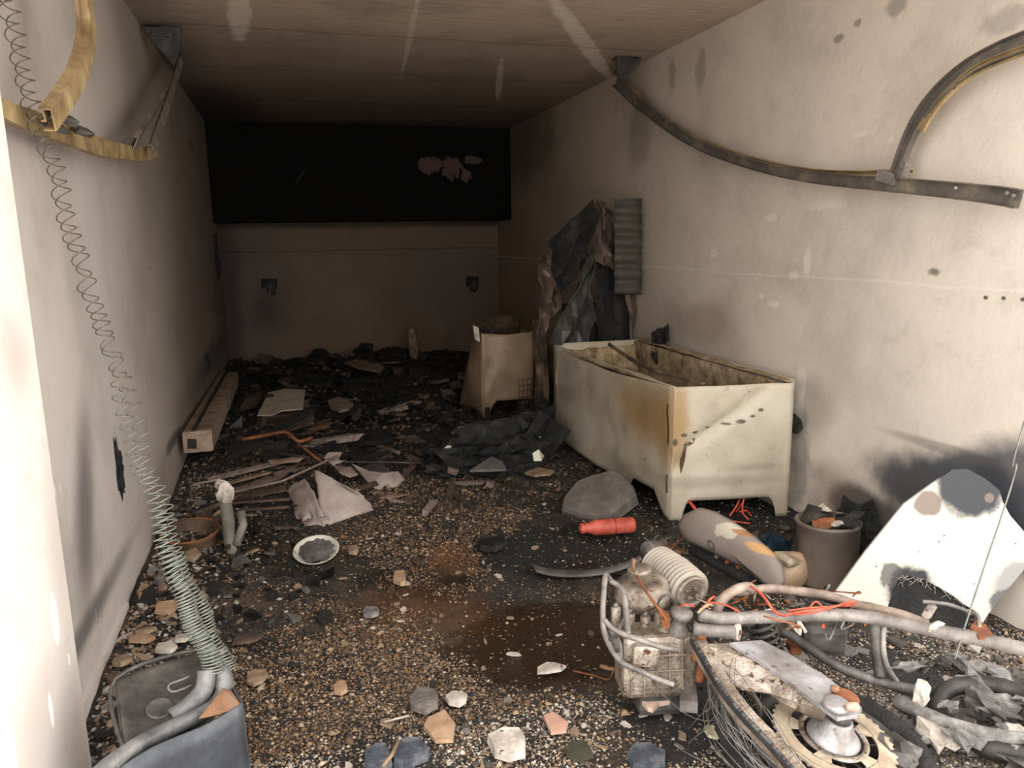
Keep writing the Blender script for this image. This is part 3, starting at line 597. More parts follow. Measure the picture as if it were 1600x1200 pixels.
for k in range(60):
    t = rnd.random()*(len(frn)-5); i = int(t); a = Vector(frn[i]).lerp(Vector(frn[i+1]), t-i); p = PP(a.x+rnd.uniform(-4, 4), a.y+rnd.uniform(-3, 5), pa, pb, pc)+nn*.004
    g.tube([p, p+V(rnd.uniform(-.02, .02), rnd.uniform(-.02, .02), rnd.uniform(-.03, .02))], .001, 3)
part('frayed_fibre', g, 'pale', r)['kind'] = 'stuff'
one('thin_cable', G().tube(smooth_path([V(2.60, 1.72, 2.86), P(1606, 640, x=2.35), P(1588, 730, x=2.2), P(1567, 800, x=2.1), P(1540, 880, x=1.98), P(1512, 965, x=1.88), P(1492, 1030, x=1.82)], 5), .0028, 5), 'wire', 'thin grey cable hanging down in front of the white leaning panel', 'cable')
# burnt tyre behind the panel, at the wall
q = P(1590, 850, x=XR-.12)
# ------------------------------------------------------------------ burnt motorcycle on its side
def B3(t): return P(t[0], t[1], z=t[2])
BK0 = P(1150, 1080, z=0)
bike = thing('motorcycle', BK0, 'burnt-out motorcycle wreck lying on its side on the ash at lower right', 'motorcycle')
def tb(name, pts, r, mat='steel', n=5, seg=10, lab=None, par=None, jit=.12):
    return part(name, G().tube(smooth_path([B3(p) for p in pts], n), r, seg, jit=jit), mat, par or bike, lab)
# engine
dz = P(1003, 908, z=.38); up = V(0, 0, 1)
eng = part('engine', G().lathe([(.085, -.24), (.092, -.20), (.092, -.09), (.108, -.08), (.112, -.05), (.110, -.035), (.104, -.03), (.104, -.012), (.094, .0), (.07, .012), (.05, .014)], dz, (-.08, 0, 1), 36, sq=.9), 'alu', bike)
part('cap', G().lathe([(.042, 0), (.046, .004), (.046, .012), (.036, .018), (.02, .02)], P(1000, 893, z=.39), (-.1, 0, 1), 24), 'alu', eng)
part('drain_plug', G().lathe([(.006, 0), (.006, .05)], P(990, 893, z=.40), (-.05, 0, 1), 8).box(P(990, 876, z=.45), (.012, .012, .012)), 'rustorange', eng)
for i, (a, b) in enumerate(((962, 975), (984, 985), (1008, 990), (1030, 985))):
    q = P(a, b, z=.27); part('engine_stud', G().lathe([(.018, -.10), (.018, .06), (.013, .066)], q, (0, 0, 1), 12), 'alu', eng)
    part('bolt', G().lathe([(.008, 0), (.008, .012)], q+V(0, 0, .066), (0, 0, 1), 6), 'steel', eng)
c1, c0 = P(1080, 925, z=.35), P(1034, 888, z=.34)
ax = (c0-c1).normalized(); L = (c0-c1).length+.05
cyl = part('cylinder', G().lathe([(.058, 0), (.058, L)], c1, ax, 28, sq=.85), 'darksteel', bike)
for k in range(12):
    rr = .086-.0012*abs(k-5); part('cooling_fin', G().lathe([(rr-.028, -.0018), (rr, -.0012), (rr, .0012), (rr-.028, .0018)], c1+ax*(.012+L*k/12), ax, 32, sq=.85), 'fin', cyl)
cov = part('cylinder_cover', G().lathe([(.064, .004), (.064, -.006), (.056, -.012), (.050, -.008), (.046, -.008), (.0, -.009)], c1, ax, 30, sq=.8), 'alu', bike)
sid = ax.cross(up).normalized(); uu = sid.cross(ax)
for (i, j) in ((-.02, .012), (.012, .014), (-.014, -.016), (.018, -.014)): part('bolt', G().bbox_bevel(c1-ax*.014+sid*i+uu*j, (.020, .014, .012), Eul(.3, .2, .4), .003), 'alu', cov)
# crankcase: plated box with ribs and covers
cq = P(1021, 1036, z=.20); Re = Rz(-.22)
case = part('crankcase', G().bbox_bevel(cq+V(0, .03, 0), (.215, .15, .21), Re @ Eul(-.12, 0, 0), .02), 'alu', bike)
part('crankcase', G().bbox_bevel(cq+V(-.05, -.03, .06), (.09, .07, .07), Re @ Eul(-.2, .1, 0), .012), 'alu', bike)
for k in range(5):
    x = -.085+.042*k; part('rib', G().bbox_bevel(cq+Re @ V(x, -.045, .0), (.007, .02, .17), Re @ Eul(-.12, 0, 0), .002), 'alu', case)
for z in (-.06, .0, .055): part('rib', G().bbox_bevel(cq+Re @ V(0, -.046, z), (.19, .016, .007), Re @ Eul(-.12, 0, 0), .002), 'alu', case)
part('sight_glass', G().lathe([(.018, 0), (.018, -.01), (.012, -.014)], cq+Re @ V(-.06, -.05, .03), (0, 1, 0), 16), 'rust', case)
part('sump', G().bbox_bevel(P(1028, 1078, z=.08), (.17, .14, .12), Re, .03), 'darksteel', bike, 'black sooted sump')
part('engine_mount', G().bbox_bevel(P(1074, 1050, z=.17), (.045, .05, .26), Re @ Eul(-.1, 0, 0), .01), 'alu', bike)
part('engine_mount', G().prism([P(a, b, z=.10) for a, b in ((1062, 1075), (1086, 1082), (1090, 1115), (1062, 1112))], (0, 0, .04)), 'steel', bike)
for i, (a, b, z, r_, h) in enumerate(((1092, 1010, .30, .016, .10), (1096, 1045, .22, .014, .09), (1040, 975, .33, .020, .07), (975, 960, .30, .010, .10))):
    part('pipe_fitting', G().lathe([(r_, -h/2), (r_*1.15, -h/2+.01), (r_*1.15, -h/4), (r_, -h/4+.004), (r_, h/3), (r_*1.2, h/3+.005), (r_*1.2, h/2)], P(a, b, z=z), (.1, -.1, 1), 14), 'rust' if i < 2 else 'alu', bike)
car = P(1062, 965, z=.36)
cb = part('carburettor', G().lathe([(.030, -.05), (.034, -.045), (.034, -.02), (.026, -.015), (.026, .02), (.036, .025), (.036, .045), (.02, .05)], car+V(.0, 0, -.02), (.15, -.1, 1), 20), 'steel', bike)
part('hose_clamp', G().tube([P(1040, 945, z=.38)+V(.03*math.cos(t), .0, .035*math.sin(t)) for t in [k*.5 for k in range(13)]], .005, 6), 'darksteel', cb)
tb('clutch_cable', [(995, 900, .42), (1010, 925, .42), (1032, 955, .40), (1045, 975, .36)], .0045, 'rust', lab='rusty clutch cable')
part('cable_bracket', G().prism([P(a, b, z=.37) for a, b in ((1028, 950), (1046, 962), (1047, 980), (1036, 982), (1030, 966))], (0, 0, .006)), 'rust', bike)
# crash bars
tb('crash_bar', [(946, 897, .46), (943, 930, .43), (942, 965, .38), (945, 990, .34), (958, 1018, .28), (974, 1036, .24), (1000, 1048, .225), (1030, 1062, .21), (1054, 1070, .205)], .0095, 'steel', 6)
tb('crash_bar', [(948, 898, .44), (955, 908, .44), (966, 915, .43), (974, 925, .42), (978, 950, .39), (980, 975, .36), (982, 992, .35)], .0095, 'steel', 6)
tb('crash_bar', [(944, 968, .38), (955, 980, .36), (972, 990, .35), (1000, 1000, .345), (1030, 1010, .34), (1060, 1016, .335)], .009, 'steel', 6)
tb('crash_bar', [(968, 1042, .16), (970, 1058, .12), (980, 1072, .09), (990, 1068, .09), (990, 1050, .13), (984, 1040, .16)], .008, 'steel', 6)
tb('crash_bar', [(966, 985, .30), (972, 972, .33), (976, 968, .34)], .006, 'steel', 4)
hp = [P(a, b, z=z+.06) for a, b, z in ((946, 985, .28), (956, 984, .29), (966, 994, .28), (972, 1008, .25), (974, 1034, .19), (966, 1036, .18), (952, 1018, .21), (946, 1000, .25))]
pl = part('holed_plate', G().prism(hp, (.002, .006, .002)), 'steel', bike)
for a, b, z in ((953, 997, .277), (960, 993, .283), (963, 1015, .235)): part('hole', G().lathe([(.0075, 0), (.0075, .004)], P(a, b, z=z+.06)+V(-.001, -.006, 0), (.1, -.9, .4), 12), 'soot', pl)
part('footrest', G().prism([P(a, b, z=.07) for a, b in ((986, 1078), (994, 1077), (1012, 1094), (1024, 1096), (1060, 1088), (1062, 1098), (1030, 1104), (1020, 1114), (1012, 1112), (1000, 1098))], (0, 0, .016)), 'pinkring', bike)
tb('kick_lever', [(938, 1040, .03), (948, 1044, .02), (962, 1046, .03)], .007, 'rustorange', lab='orange rusty lever')
tb('brake_pedal', [(895, 1048, .012), (930, 1056, .012), (950, 1062, .012), (958, 1050, .02), (964, 1044, .06)], .003, 'rust')
# frame
tb('pivot_tube', [(1085, 982, .36), (1105, 985, .355), (1130, 986, .35), (1152, 988, .345)], [.019]*20, 'steel', 3, 16) if False else part('pivot_tube', G().tube([B3(p) for p in ((1084, 983, .36), (1092, 984, .36), (1120, 986, .355), (1152, 988, .35))], [.026, .020, .021, .023], 18), 'steel', bike)
q = P(1154, 988, z=.35); d_ = (P(1154, 988, z=.35)-P(1120, 986, z=.355)).normalized()
d_ = (d_*.8+V(-.1, -.45, .1)).normalized(); pr = part('end_ring', G().lathe([(.009, .004), (.026, .004), (.026, -.012), (.009, -.012)], q, d_, 22), 'pinkring', bike, 'rusty pink end ring')
part('bore', G().lathe([(.0085, 0), (.0085, .0055)], q, d_, 14), 'soot', pr)
tb('frame_tube', [(1092, 960, .40), (1130, 966, .39), (1200, 964, .38), (1280, 961, .38), (1345, 963, .39), (1410, 975, .40), (1480, 989, .41), (1550, 1003, .41), (1630, 1022, .41)], .0205, 'steel', 6, 14)
tb('frame_tube', [(1150, 925, .40), (1200, 920, .39), (1250, 924, .38), (1300, 932, .38), (1340, 945, .37), (1400, 958, .37), (1450, 975, .36)], .0155, 'rail2', 6, 12)
tb('frame_tube', [(1118, 962, .38), (1124, 945, .40), (1136, 930, .42), (1152, 921, .43), (1168, 917, .43), (1180, 924, .42)], .017, 'rail2', 6, 12)
tb('frame_tube', [(1222, 985, .28), (1250, 1002, .26), (1290, 1030, .24), (1330, 1050, .22), (1380, 1066, .20), (1440, 1080, .18)], .016, 'darksteel', 5, 10)
tb('frame_brace', [(1368, 972, .38), (1368, 1000, .33), (1372, 1035, .26), (1374, 1058, .22)], .017, 'darksteel')
tb('frame_brace', [(1382, 975, .38), (1380, 1010, .32), (1386, 1040, .26), (1402, 1066, .20)], .008, 'steel')
tb('frame_brace', [(1342, 1060, .2), (1380, 1070, .18), (1440, 1092, .15)], .008, 'soot')
tb('lever', [(1442, 940, .47), (1480, 944, .46), (1512, 955, .45), (1528, 962, .45), (1530, 985, .42)], .006, 'steel')
part('bracket', G().prism([P(a, b, z=.42) for a, b in ((1515, 985), (1525, 972), (1540, 980), (1552, 998), (1530, 1000))], (0, 0, .01)), 'rust', bike)
part('clamp', G().bbox_bevel(P(1452, 955, z=.43), (.03, .02, .05), Eul(.3, .2, .2), .006), 'pale', bike)
part('welded_lug', G().blob(P(1465, 980, z=.42), .022, 2, .4, 3, 3, (1.4, .6, .8)), 'pale', bike)
part('welded_lug', G().blob(P(1440, 1080, z=.22), .03, 2, .4, 3, 9, (.8, .7, 1.4)), 'pale', bike)
part('battery_box', G().bbox_bevel(P(1285, 992, z=.26), (.15, .10, .12), Rz(-.5), .03), 'darksteel', bike)
part('fuse', G().blob(P(1286, 978, z=.34), .008, 1, .2, 2, 1), 'redwire', bike, 'small red fuse')
sp0, sp1 = P(1188, 972, z=.30), P(1205, 1030, z=.18)
shk = part('shock_absorber', G().tube([sp0, sp1], .022, 12), 'soot', bike)
part('shock_spring', G().coil([sp0, sp0.lerp(sp1, .5), sp1], lambda f: .045, lambda f: .024, .0065, 16, 8), 'darksteel', shk)
for a, b in ((1225, 1035), (1240, 1012)): part('bracket', G().bbox_bevel(P(a, b, z=.2), (.06, .04, .03), Rz(a*.3), .01), 'rust', bike)
# swing arms
sw = [(1140, 1004), (1190, 1000), (1230, 1020), (1290, 1056), (1334, 1090), (1347, 1106), (1340, 1116), (1308, 1121), (1292, 1110), (1240, 1070), (1190, 1034)]
arm = part('swing_arm', G().prism([P(a, b, z=.345-.0003*(a-1100)) for a, b in sw], (0, 0, -.012)), 'alubright', bike)
se = [(1096, 1006), (1142, 1005), (1190, 1036), (1240, 1072), (1293, 1112), (1286, 1128), (1222, 1098), (1205, 1084), (1160, 1078), (1128, 1056)]
part('swing_arm_side', G().prism([P(a, b, z=(.331 if i < 5 else .285)-.0003*(a-1100)) for i, (a, b) in enumerate(se)], (.002, .014, -.01)), 'alu', arm)
part('axle_plate', G().lathe([(.030, -.01), (.036, -.006), (.036, .004), (.028, .010)], P(1306, 1100, z=.30), (0, -.1, 1), 18), 'alubright', arm)
part('axle_nut', G().lathe([(.014, 0), (.014, .010), (.008, .014)], P(1304, 1079, z=.305), (0, 0, 1), 6), 'rustorange', arm)
part('axle_tip', G().lathe([(.012, 0), (.013, .03), (.006, .034)], P(1322, 1104, z=.31), (.8, -.5, .1), 12), 'pinkring', arm)
a2 = smooth_path([B3(p) for p in ((1092, 1005, .36), (1115, 1045, .33), (1140, 1085, .30), (1172, 1125, .27), (1215, 1170, .24), (1262, 1225, .21))], 5)
part('swing_arm', G().sweep(a2, [(-.022, -.012), (.03, -.012), (.03, .012), (-.022, .012)], V(0, -.3, 1)), 'alu', bike)
ch = part('drive_chain', G().sweep([p+V(-.03, -.01, .022) for p in a2], [(-.009, -.006), (.009, -.006), (.009, .006), (-.009, .006)], V(0, -.3, 1)), 'soot', bike, 'black charred chain')
for i in range(0, len(a2)-1):
    for k in (0, .5):
        q = a2[i].lerp(a2[i+1], k)+V(-.03, -.01, .030); t = (a2[i+1]-a2[i]).normalized(); part('chain_link', G().tube([q-t*.009, q+t*.009], .0065, 6, jit=.3), 'darksteel', ch)
part('chain_guard', G().sheet(lambda u, v: P(1120+70*u, 1040+20*v+60*u*u, z=.26-.10*v), 8, 4, .004), 'alu', bike)
# rear wheel
wc = P(1302, 1150, z=.15); wax = V(.10, -.16, 1).normalized()
wh = part('rear_wheel', G().lathe([(.20, -.05), (.235, -.05), (.245, -.04), (.225, -.03), (.222, .0), (.245, .01), (.235, .02), (.20, .02), (.195, 0), (.195, -.03), (.2, -.05)], wc-wax*.05, wax, 48), 'darksteel', bike)
part('hub', G().lathe([(.076, -.01), (.076, .002), (.068, .010), (.054, .028), (.042, .052), (.038, .064), (.034, .064)], wc, wax, 32), 'alubright', wh, 'bright silver hub')
part('spacer', G().lathe([(.034, .060), (.034, .085), (.030, .087), (.030, .10), (.034, .102), (.034, .13)], wc, wax, 24), 'darksteel', wh)
part('collar', G().lathe([(.036, .128), (.038, .132), (.038, .142), (.030, .146)], wc, wax, 24), 'rust', wh)
# toothed sprocket with slots
a_ = wax.orthogonal().normalized(); b_ = wax.cross(a_); g = G(); N = 132; vs = []; r_in = .118
for h in (-.003, .003):
    for k in range(N):
        t = 2*math.pi*k/N; ro_ = .176 if k % 3 == 0 else .168
        vs.append(wc+wax*h+(a_*math.cos(t)+b_*math.sin(t))*ro_)
    for k in range(N):
        t = 2*math.pi*k/N; vs.append(wc+wax*h+(a_*math.cos(t)+b_*math.sin(t))*(.124))
fs = []
for k in range(N):
    j = (k+1) % N; fs += [(N+k, N+j, j, k), (2*N+k, 2*N+j, 3*N+j, 3*N+k), (k, j, 2*N+j, 2*N+k), (N+j, N+k, 3*N+k, 3*N+j)]
spk = part('sprocket', g.add(vs, fs), 'cream2', wh, 'toothed sprocket with scorched cream face')
g = G().lathe([(.10, -.002), (.10, .003), (.084, .004), (.084, -.002), (.10, -.002)], wc, wax, 48)
part('inner_ring', g, 'alu', spk)
for k in range(5):
    t0 = 2*math.pi*k/5+.5; pts = [wc+(a_*math.cos(t0+dt)+b_*math.sin(t0+dt))*rr for dt, rr in ((-.16, .09), (-.22, .130), (.22, .130), (.16, .09))]
    part('sprocket_arm', G().prism(pts, wax*.003), 'cream2', spk)
for k in range(12):
    t = 2*math.pi*k/12; d = a_*math.cos(t)+b_*math.sin(t); e = a_*math.cos(t+.25)+b_*math.sin(t+.25)
    part('spoke', G().tube([wc-wax*.03+d*.06, wc-wax*.06+e*.20], .003, 5), 'steel', wh)
rnd = random.Random(11)
g = G(); pts = [wc-wax*.06+(a_*math.cos(t)+b_*math.sin(t))*(.285+.015*mn.noise(V(t*3, 0, 0)))+V(0, 0, .01*mn.noise(V(t*5, 2, 2))) for t in [2*math.pi*k/60 for k in range(60)]]
part('tyre', G().tube(pts, .04, 10, closed=True, jit=.35), 'soot', wh, 'burnt black tyre remains')
g = G()
ca = math.atan2((V(-1, .2, 0)).dot(b_), V(-1, .2, 0).dot(a_))
for k in range(85):
    m = 16; st = ca+rnd.gauss(0, .55)-.9; ln = rnd.uniform(.5, 1.9); R0 = rnd.gauss(.30, .03); z0 = rnd.uniform(-.08, .07); lift = rnd.uniform(-.03, .07); rb = rnd.uniform(-.06, .06)
    g.tube([wc+(a_*math.cos(st+ln*i/m)+b_*math.sin(st+ln*i/m))*(R0+rb*math.sin(math.pi*i/m)+.01*mn.noise(V(k, i*.4, 0)))+wax*(z0+lift*math.sin(math.pi*i/m)) for i in range(m+1)], .0011, 3)
part('tyre_cord', g, 'wire', bike)['kind'] = 'stuff'
for k in range(14):
    m = 12; p0 = P(rnd.uniform(1080, 1200), rnd.uniform(1060, 1180), z=rnd.uniform(.02, .15)); an = rnd.uniform(0, 6.28); R0 = rnd.uniform(.05, .16)
    part('loose_wire', G().tube([p0+V(R0*math.cos(an+k_*.22), R0*math.sin(an+k_*.22), .03*math.sin(k_*.5)+.02) for k_ in range(m+1)], .0014, 4), 'wire', bike)
# coloured wiring
for k, (pts, r_, m) in enumerate(((((1092, 957, .42), (1102, 945, .43), (1120, 942, .43), (1140, 948, .42), (1155, 956, .41)), .003, 'redwire'), (((1180, 920, .42), (1195, 935, .42), (1210, 955, .41), (1225, 962, .40)), .0045, 'redwire'), (((1225, 962, .40), (1250, 956, .40), (1290, 950, .40), (1338, 941, .40)), .0045, 'redwire'), (((1230, 955, .40), (1260, 950, .41), (1300, 948, .40), (1335, 946, .39)), .003, 'redwire'), (((1105, 950, .42), (1108, 938, .43), (1116, 932, .43)), .004, 'redwire'),
        (((1240, 960, .40), (1270, 958, .41), (1310, 946, .41), (1330, 938, .41)), .003, 'redwire'), (((1060, 950, .38), (1072, 944, .41), (1085, 948, .40)), .003, 'redwire'), (((1172, 916, .44), (1190, 928, .44), (1205, 948, .42)), .003, 'redwire'), (((1265, 950, .40), (1275, 940, .41), (1290, 952, .40)), .003, 'redwire'))):
    tb('wire', pts, r_, m, 5, 6, 'orange-red wire', jit=.2)
tb('wire', [(1090, 958, .42), (1098, 950, .43), (1108, 944, .43)], .0045, 'yellow', 4, 6, 'yellow wire')
for k in range(34):
    a, b = rnd.uniform(1110, 1350), rnd.uniform(925, 985); p0 = P(a, b, z=rnd.uniform(.3, .38))
    pts = smooth_path([p0+V(rnd.uniform(-.05, .05)*i*.6, rnd.uniform(-.03, .03)*i*.6, rnd.uniform(-.02, .03)) for i in range(4)], 3)
    part('wiring_remnant', G().tube(pts, rnd.uniform(.002, .006), 5, jit=.4), rnd.choice(['rust', 'rust', 'darksteel', 'steel', 'pale']), bike)
for k in range(26):
    a, b = rnd.uniform(1095, 1260), rnd.uniform(935, 1045); z = .30-(b-935)*.0018
    part('melted_component', G().blob(P(a, b, z=z), rnd.uniform(.012, .028), 1, .5, 3, k, (1, .7, .6), Eul(rnd.random(), rnd.random(), k)), rnd.choice(['rust', 'darksteel', 'steel', 'alu']), bike)
for k in range(40):
    a, b = rnd.uniform(1380, 1640), rnd.uniform(1040, 1200); z = rnd.uniform(.03, .12)
    part('melted_component', G().blob(P(a, b, z=z), rnd.uniform(.02, .06), 2, .6, 2.5, k+50, (1.2, .8, .4), Eul(rnd.uniform(-.4, .4), rnd.uniform(-.4, .4), k)), rnd.choice(['darksteel', 'greychip', 'greychip', 'pale', 'sootmetal']), bike)
tb('fork_tube', [(1400, 1095, .10), (1480, 1130, .10), (1560, 1150, .10), (1640, 1160, .10)], .022, 'greychip', 4, 12)
q = P(1560, 1120, z=.08); part('front_tyre', G().tube([q+V(.17*math.cos(t), .17*math.sin(t), .02*math.cos(t)) for t in [2*math.pi*k/40 for k in range(40)]], .028, 10, closed=True, jit=.3), 'sootmetal', bike, 'ash-covered tyre remains')

# ------------------------------------------------------------------ things around the bike
# grey seat-shaped fairing
f0, f1, f2 = P(1075, 850, z=.16), P(1212, 918, z=.10), P(1110, 800, z=.34)
ol = [(1060, 818), (1068, 804), (1090, 794), (1112, 800), (1140, 815), (1175, 840), (1205, 866), (1218, 886), (1222, 906), (1218, 922), (1205, 922), (1196, 908), (1170, 890), (1140, 876), (1100, 856), (1072, 842), (1062, 830)]
fn_ = (f1-f0).cross(f2-f0).normalized(); fn_ = fn_ if fn_.dot(FW) < 0 else -fn_
r = thing('bike_fairing', V(f1.x, f1.y, 0), 'grey-brown burnt fairing with white and orange scorch, leaning behind the engine', 'fairing')
fm = NT('scorched_fairing'); c = fm.mix(fm.noise(5), sr((104, 92, 84)), sr((140, 126, 116)))
c = fm.stain(PP(1150, 832, f0, f1, f2), (.16, .03, .04), rot=(0, .15, -.5), nz=.8, sc_=14, col=sr((172, 160, 146)), base=c, k=1, soft=.15)
c = fm.stain(PP(1195, 858, f0, f1, f2), (.13, .04, .022), rot=(0, .2, -.5), nz=.7, sc_=14, col=sr((168, 128, 84)), base=c, k=1, soft=.2)
c = fm.stain(PP(1160, 832, f0, f1, f2), (.05, .03, .012), rot=(0, .2, -.5), nz=.6, sc_=12, col=sr((140, 96, 52)), base=c, k=.9, soft=.2)
MT['fairing'] = fm.out(c, .7, 0, fm.noise(22), .4, .005)
base = [PP(a, b, f0, f1, f2) for a, b in ol]; cen = sum(base, V(0, 0, 0))/len(base); g = G(); rings = [(1, -.03), (1, 0), (.93, .014), (.75, .026), (.4, .034)]
vs = [cen+(p-cen)*k+fn_*h for k, h in rings for p in base]+[cen+fn_*.036]; n = len(base); fs = [(i*n+j, i*n+(j+1) % n, (i+1)*n+(j+1) % n, (i+1)*n+j) for i in range(len(rings)-1) for j in range(n)]+[((len(rings)-1)*n+j, (len(rings)-1)*n+(j+1) % n, len(rings)*n) for j in range(n)]+[tuple(range(n))[::-1]]
part('shell', g.add(vs, fs, True), 'fairing', r)
part('lamp_mount', G().lathe([(.026, 0), (.026, .006), (.018, .008), (.018, .003), (.0, .003)], PP(1118, 850, f0, f1, f2)+fn_*.03, fn_, 20, sq=.6), 'darksteel', r)
for k, (a, b) in enumerate(((1116, 870), (1133, 878), (1150, 886))): part('bolt', G().lathe([(.011, 0), (.011, .02), (.005, .024)], PP(a, b, f0, f1, f2)-fn_*.01, (-.3, -.9, .3), 12), 'rust' if k else 'steel', r)
part('underside', G().tube([PP(a, b, f0, f1, f2)-fn_*.03+V(0, 0, -.03) for a, b in ((1075, 850), (1110, 868), (1150, 890), (1195, 915))], .03, 8, jit=.3), 'soot', r)
# cream rounded box
q = P(1243, 922, z=0); r = thing('plastic_container', q, 'cream rounded container with melted grey side between fairing and bin', 'container')
part('body', G().blob(q+V(.0, .05, .07), .105, 3, .10, 1.2, 3, (.95, .7, .85), None, True), 'cream', r); part('lid', G().bbox_bevel(q+V(.0, .05, .13), (.15, .11, .045), Eul(.1, .25, .3), .02), 'cream2', r)
# charred bin
q = P(1318, 926, z=0); r = thing('charred_bin', q, 'rust-streaked charred round bin full of ash beside the white panel', 'bin')
part('body', G().lathe([(.125, 0), (.135, .02), (.14, .28), (.145, .285), (.145, .30), (.13, .30), (.128, .05), (.0, .04)], q+V(0, .12, 0), (0, .04, 1), 30), 'binmat', r)
rnd = random.Random(3)
for k in range(16): an = k*2.4; rr = .11*math.sqrt(k/16); part('ash_flake', G().blob(q+V(rr*math.cos(an)+.02, .12+rr*math.sin(an), .305+.01*rnd.random()), rnd.uniform(.03, .05), 1, .5, 3, k, (1.2, .9, .35), Eul(rnd.uniform(-.4, .4), rnd.uniform(-.4, .4), an)), rnd.choice(['soot', 'rust', 'pale', 'soot', 'sootmetal']), r)
one('charred_heap', G().blob(P(1365, 835, z=.1)+V(-.12, 0, 0), .13, 3, .5, 3, 31, (.9, .8, 1.2)), 'sootgloss', 'black ash heap between the bin and the white panel', 'charred heap')
# fire extinguisher
e0, e1 = P(906, 826, z=.06), P(991, 820, z=.06); d = (e1-e0); L = d.length; d.normalize()
r = thing('fire_extinguisher', V(*((e0+e1)/2).xy, 0), 'red scorched fire extinguisher cylinder lying below the chest freezer', 'extinguisher')
part('body', G().lathe([(.020, 0), (.028, .003), (.028, .022), (.024, .026), (.030, .05), (.040, .075), (.043, .09), (.043, L-.012), (.036, L)], e0, d, 28), 'red', r)
part('collar', G().lathe([(.0445, L*.62), (.0445, L*.635)], e0, d, 28), 'darkred', r)
part('neck', G().lathe([(.016, -.006), (.016, .003)], e0, d, 16), 'rust', r)
# grey slab chunk left of freezer foot
c0 = P(935, 815, z=0)
sl_ = [(876, 795), (880, 776), (900, 752), (925, 742), (955, 735), (975, 742), (990, 760), (994, 772), (975, 786), (958, 800), (945, 812), (905, 806)]
s0, s1, s2 = P(876, 800, z=.03), P(955, 810, z=.04), P(960, 736, z=.22)
sn = (s1-s0).cross(s2-s0).normalized(); sn = sn if sn.dot(FW) < 0 else -sn
pb_ = [PP(a, b, s0, s1, s2) for a, b in sl_]; cen = sum(pb_, V(0, 0, 0))/len(pb_); rings = [(1, -.09), (1.0, -.01), (.93, .01), (.6, .018)]; n = len(pb_)
vs = [cen+(p-cen)*k+sn*(h+.008*mn.noise(p*9)) for k, h in rings for p in pb_]+[cen+sn*.02]; fs = [(i*n+j, i*n+(j+1) % n, (i+1)*n+(j+1) % n, (i+1)*n+j) for i in range(3) for j in range(n)]+[(3*n+j, 3*n+(j+1) % n, 4*n) for j in range(n)]+[tuple(range(n))[::-1]]
one('stone_slab', G().add(vs, fs), 'slabm', 'rough grey slab leaning on the left foot of the chest freezer', 'slab')
# blue foil lump
one('foil_bundle', G().blob(P(1212, 862, z=.06), .075, 3, .6, 3, 12, (1.1, .8, .9)), 'blue', 'glossy dark blue melted bundle between fairing and bin', 'bundle')
# orange wires under freezer
r = thing('electric_wires', P(1150, 815, z=0), 'orange bare wires trailing out from under the chest freezer', 'wires')
for pts in (((1150, 800, .02), (1160, 785, .08), (1168, 770, .12)), ((1140, 806, .02), (1150, 792, .06), (1158, 775, .12)), ((1162, 780, .12), (1160, 800, .06), (1170, 812, .02)), ((1130, 812, .01), (1150, 815, .02), (1172, 818, .01)), ((1155, 800, .05), (1166, 798, .06), (1174, 806, .02))):
    part('wire', G().tube(smooth_path([B3(p) for p in pts], 5), .005, 6), 'redwire', r)
tbx = G().tube([P(1075, 781, z=.12), P(1088, 798, z=.10)], .009, 8); one('copper_pipe', tbx, 'redwire', 'short copper-red pipe end behind the grey fairing', 'pipe')
# black strip on the floor left of the engine
def strip(u, v):
    q = smooth_path([P(a, b, z=z) for a, b, z in ((832, 888, .03), (860, 896, .02), (900, 899, .02), (945, 896, .025), (985, 886, .05), (1005, 876, .08))], 4); i = u*(len(q)-1); k = min(int(i), len(q)-2); p = q[k].lerp(q[k+1], i-k)
    return p+V(0, .05-.10*v*(1-.6*u)+.0, .012*math.sin(v*3.1))
one('rubber_strip', G().sheet(strip, 20, 4, .005), 'darkrub', 'long curved black rubber strip on the floor left of the motorcycle engine', 'strip')
q = P(1025, 865, z=.05); r = thing('burnt_motor', P(1025, 872, z=0), 'small burnt ribbed motor with wire remains behind the motorcycle engine', 'motor')
part('ribbed_body', G().lathe([(.045+.006*(k % 2), .016*k) for k in range(8)], P(1010, 862, z=.07), V(.9, .3, -.1), 20), 'steel', r)
for k in range(12): part('wire_remnant', G().tube(smooth_path([q+V(.10*rnd.uniform(-.3, 1.6), .08*rnd.uniform(-1, 1), rnd.uniform(-.02, .07)) for _ in range(4)], 4), .004, 5), rnd.choice(['rust', 'darksteel', 'wire']), r)
# ------------------------------------------------------------------ wall fittings
def wallbox(px, py, y, w_, h_, lb, name='socket_box', cat='socket'):
    q = P(px, py, y=y); r = thing(name, q, lb, cat)
    part('backplate', G().bbox_bevel(q+V(0, -.015, 0), (w_, .03, h_), None, .006), 'soot', r)
    part('melted_cover', G().blob(q+V(w_*.12, -.035, -h_*.55), w_*.33, 2, .3, 2, int(px), (1, .4, 1.2)), 'sootmetal', r); return r
wallbox(421, 443, YK, .19, .12, 'black melted socket box on the left half of the back wall')
wallbox(738, 440, YK, .17, .14, 'black melted socket box on the right half of the back wall')
q = P(337, 401, x=XL); r = thing('vent_slot', q, 'black vertical vent plate on the left wall near the back corner', 'vent')
part('frame', G().bbox_bevel(q+V(.01, 0, 0), (.02, .30, .50), None, .006), 'soot', r)
for k in range(4): part('louvre', G().box(q+V(.024, 0, -.15+.1*k), (.01, .26, .03), Eul(0, .4, 0)), 'sootmetal', r)
q = P(323, 572, x=XL); r = thing('wall_switch', q, 'small burnt black switch low on the far left wall', 'switch')
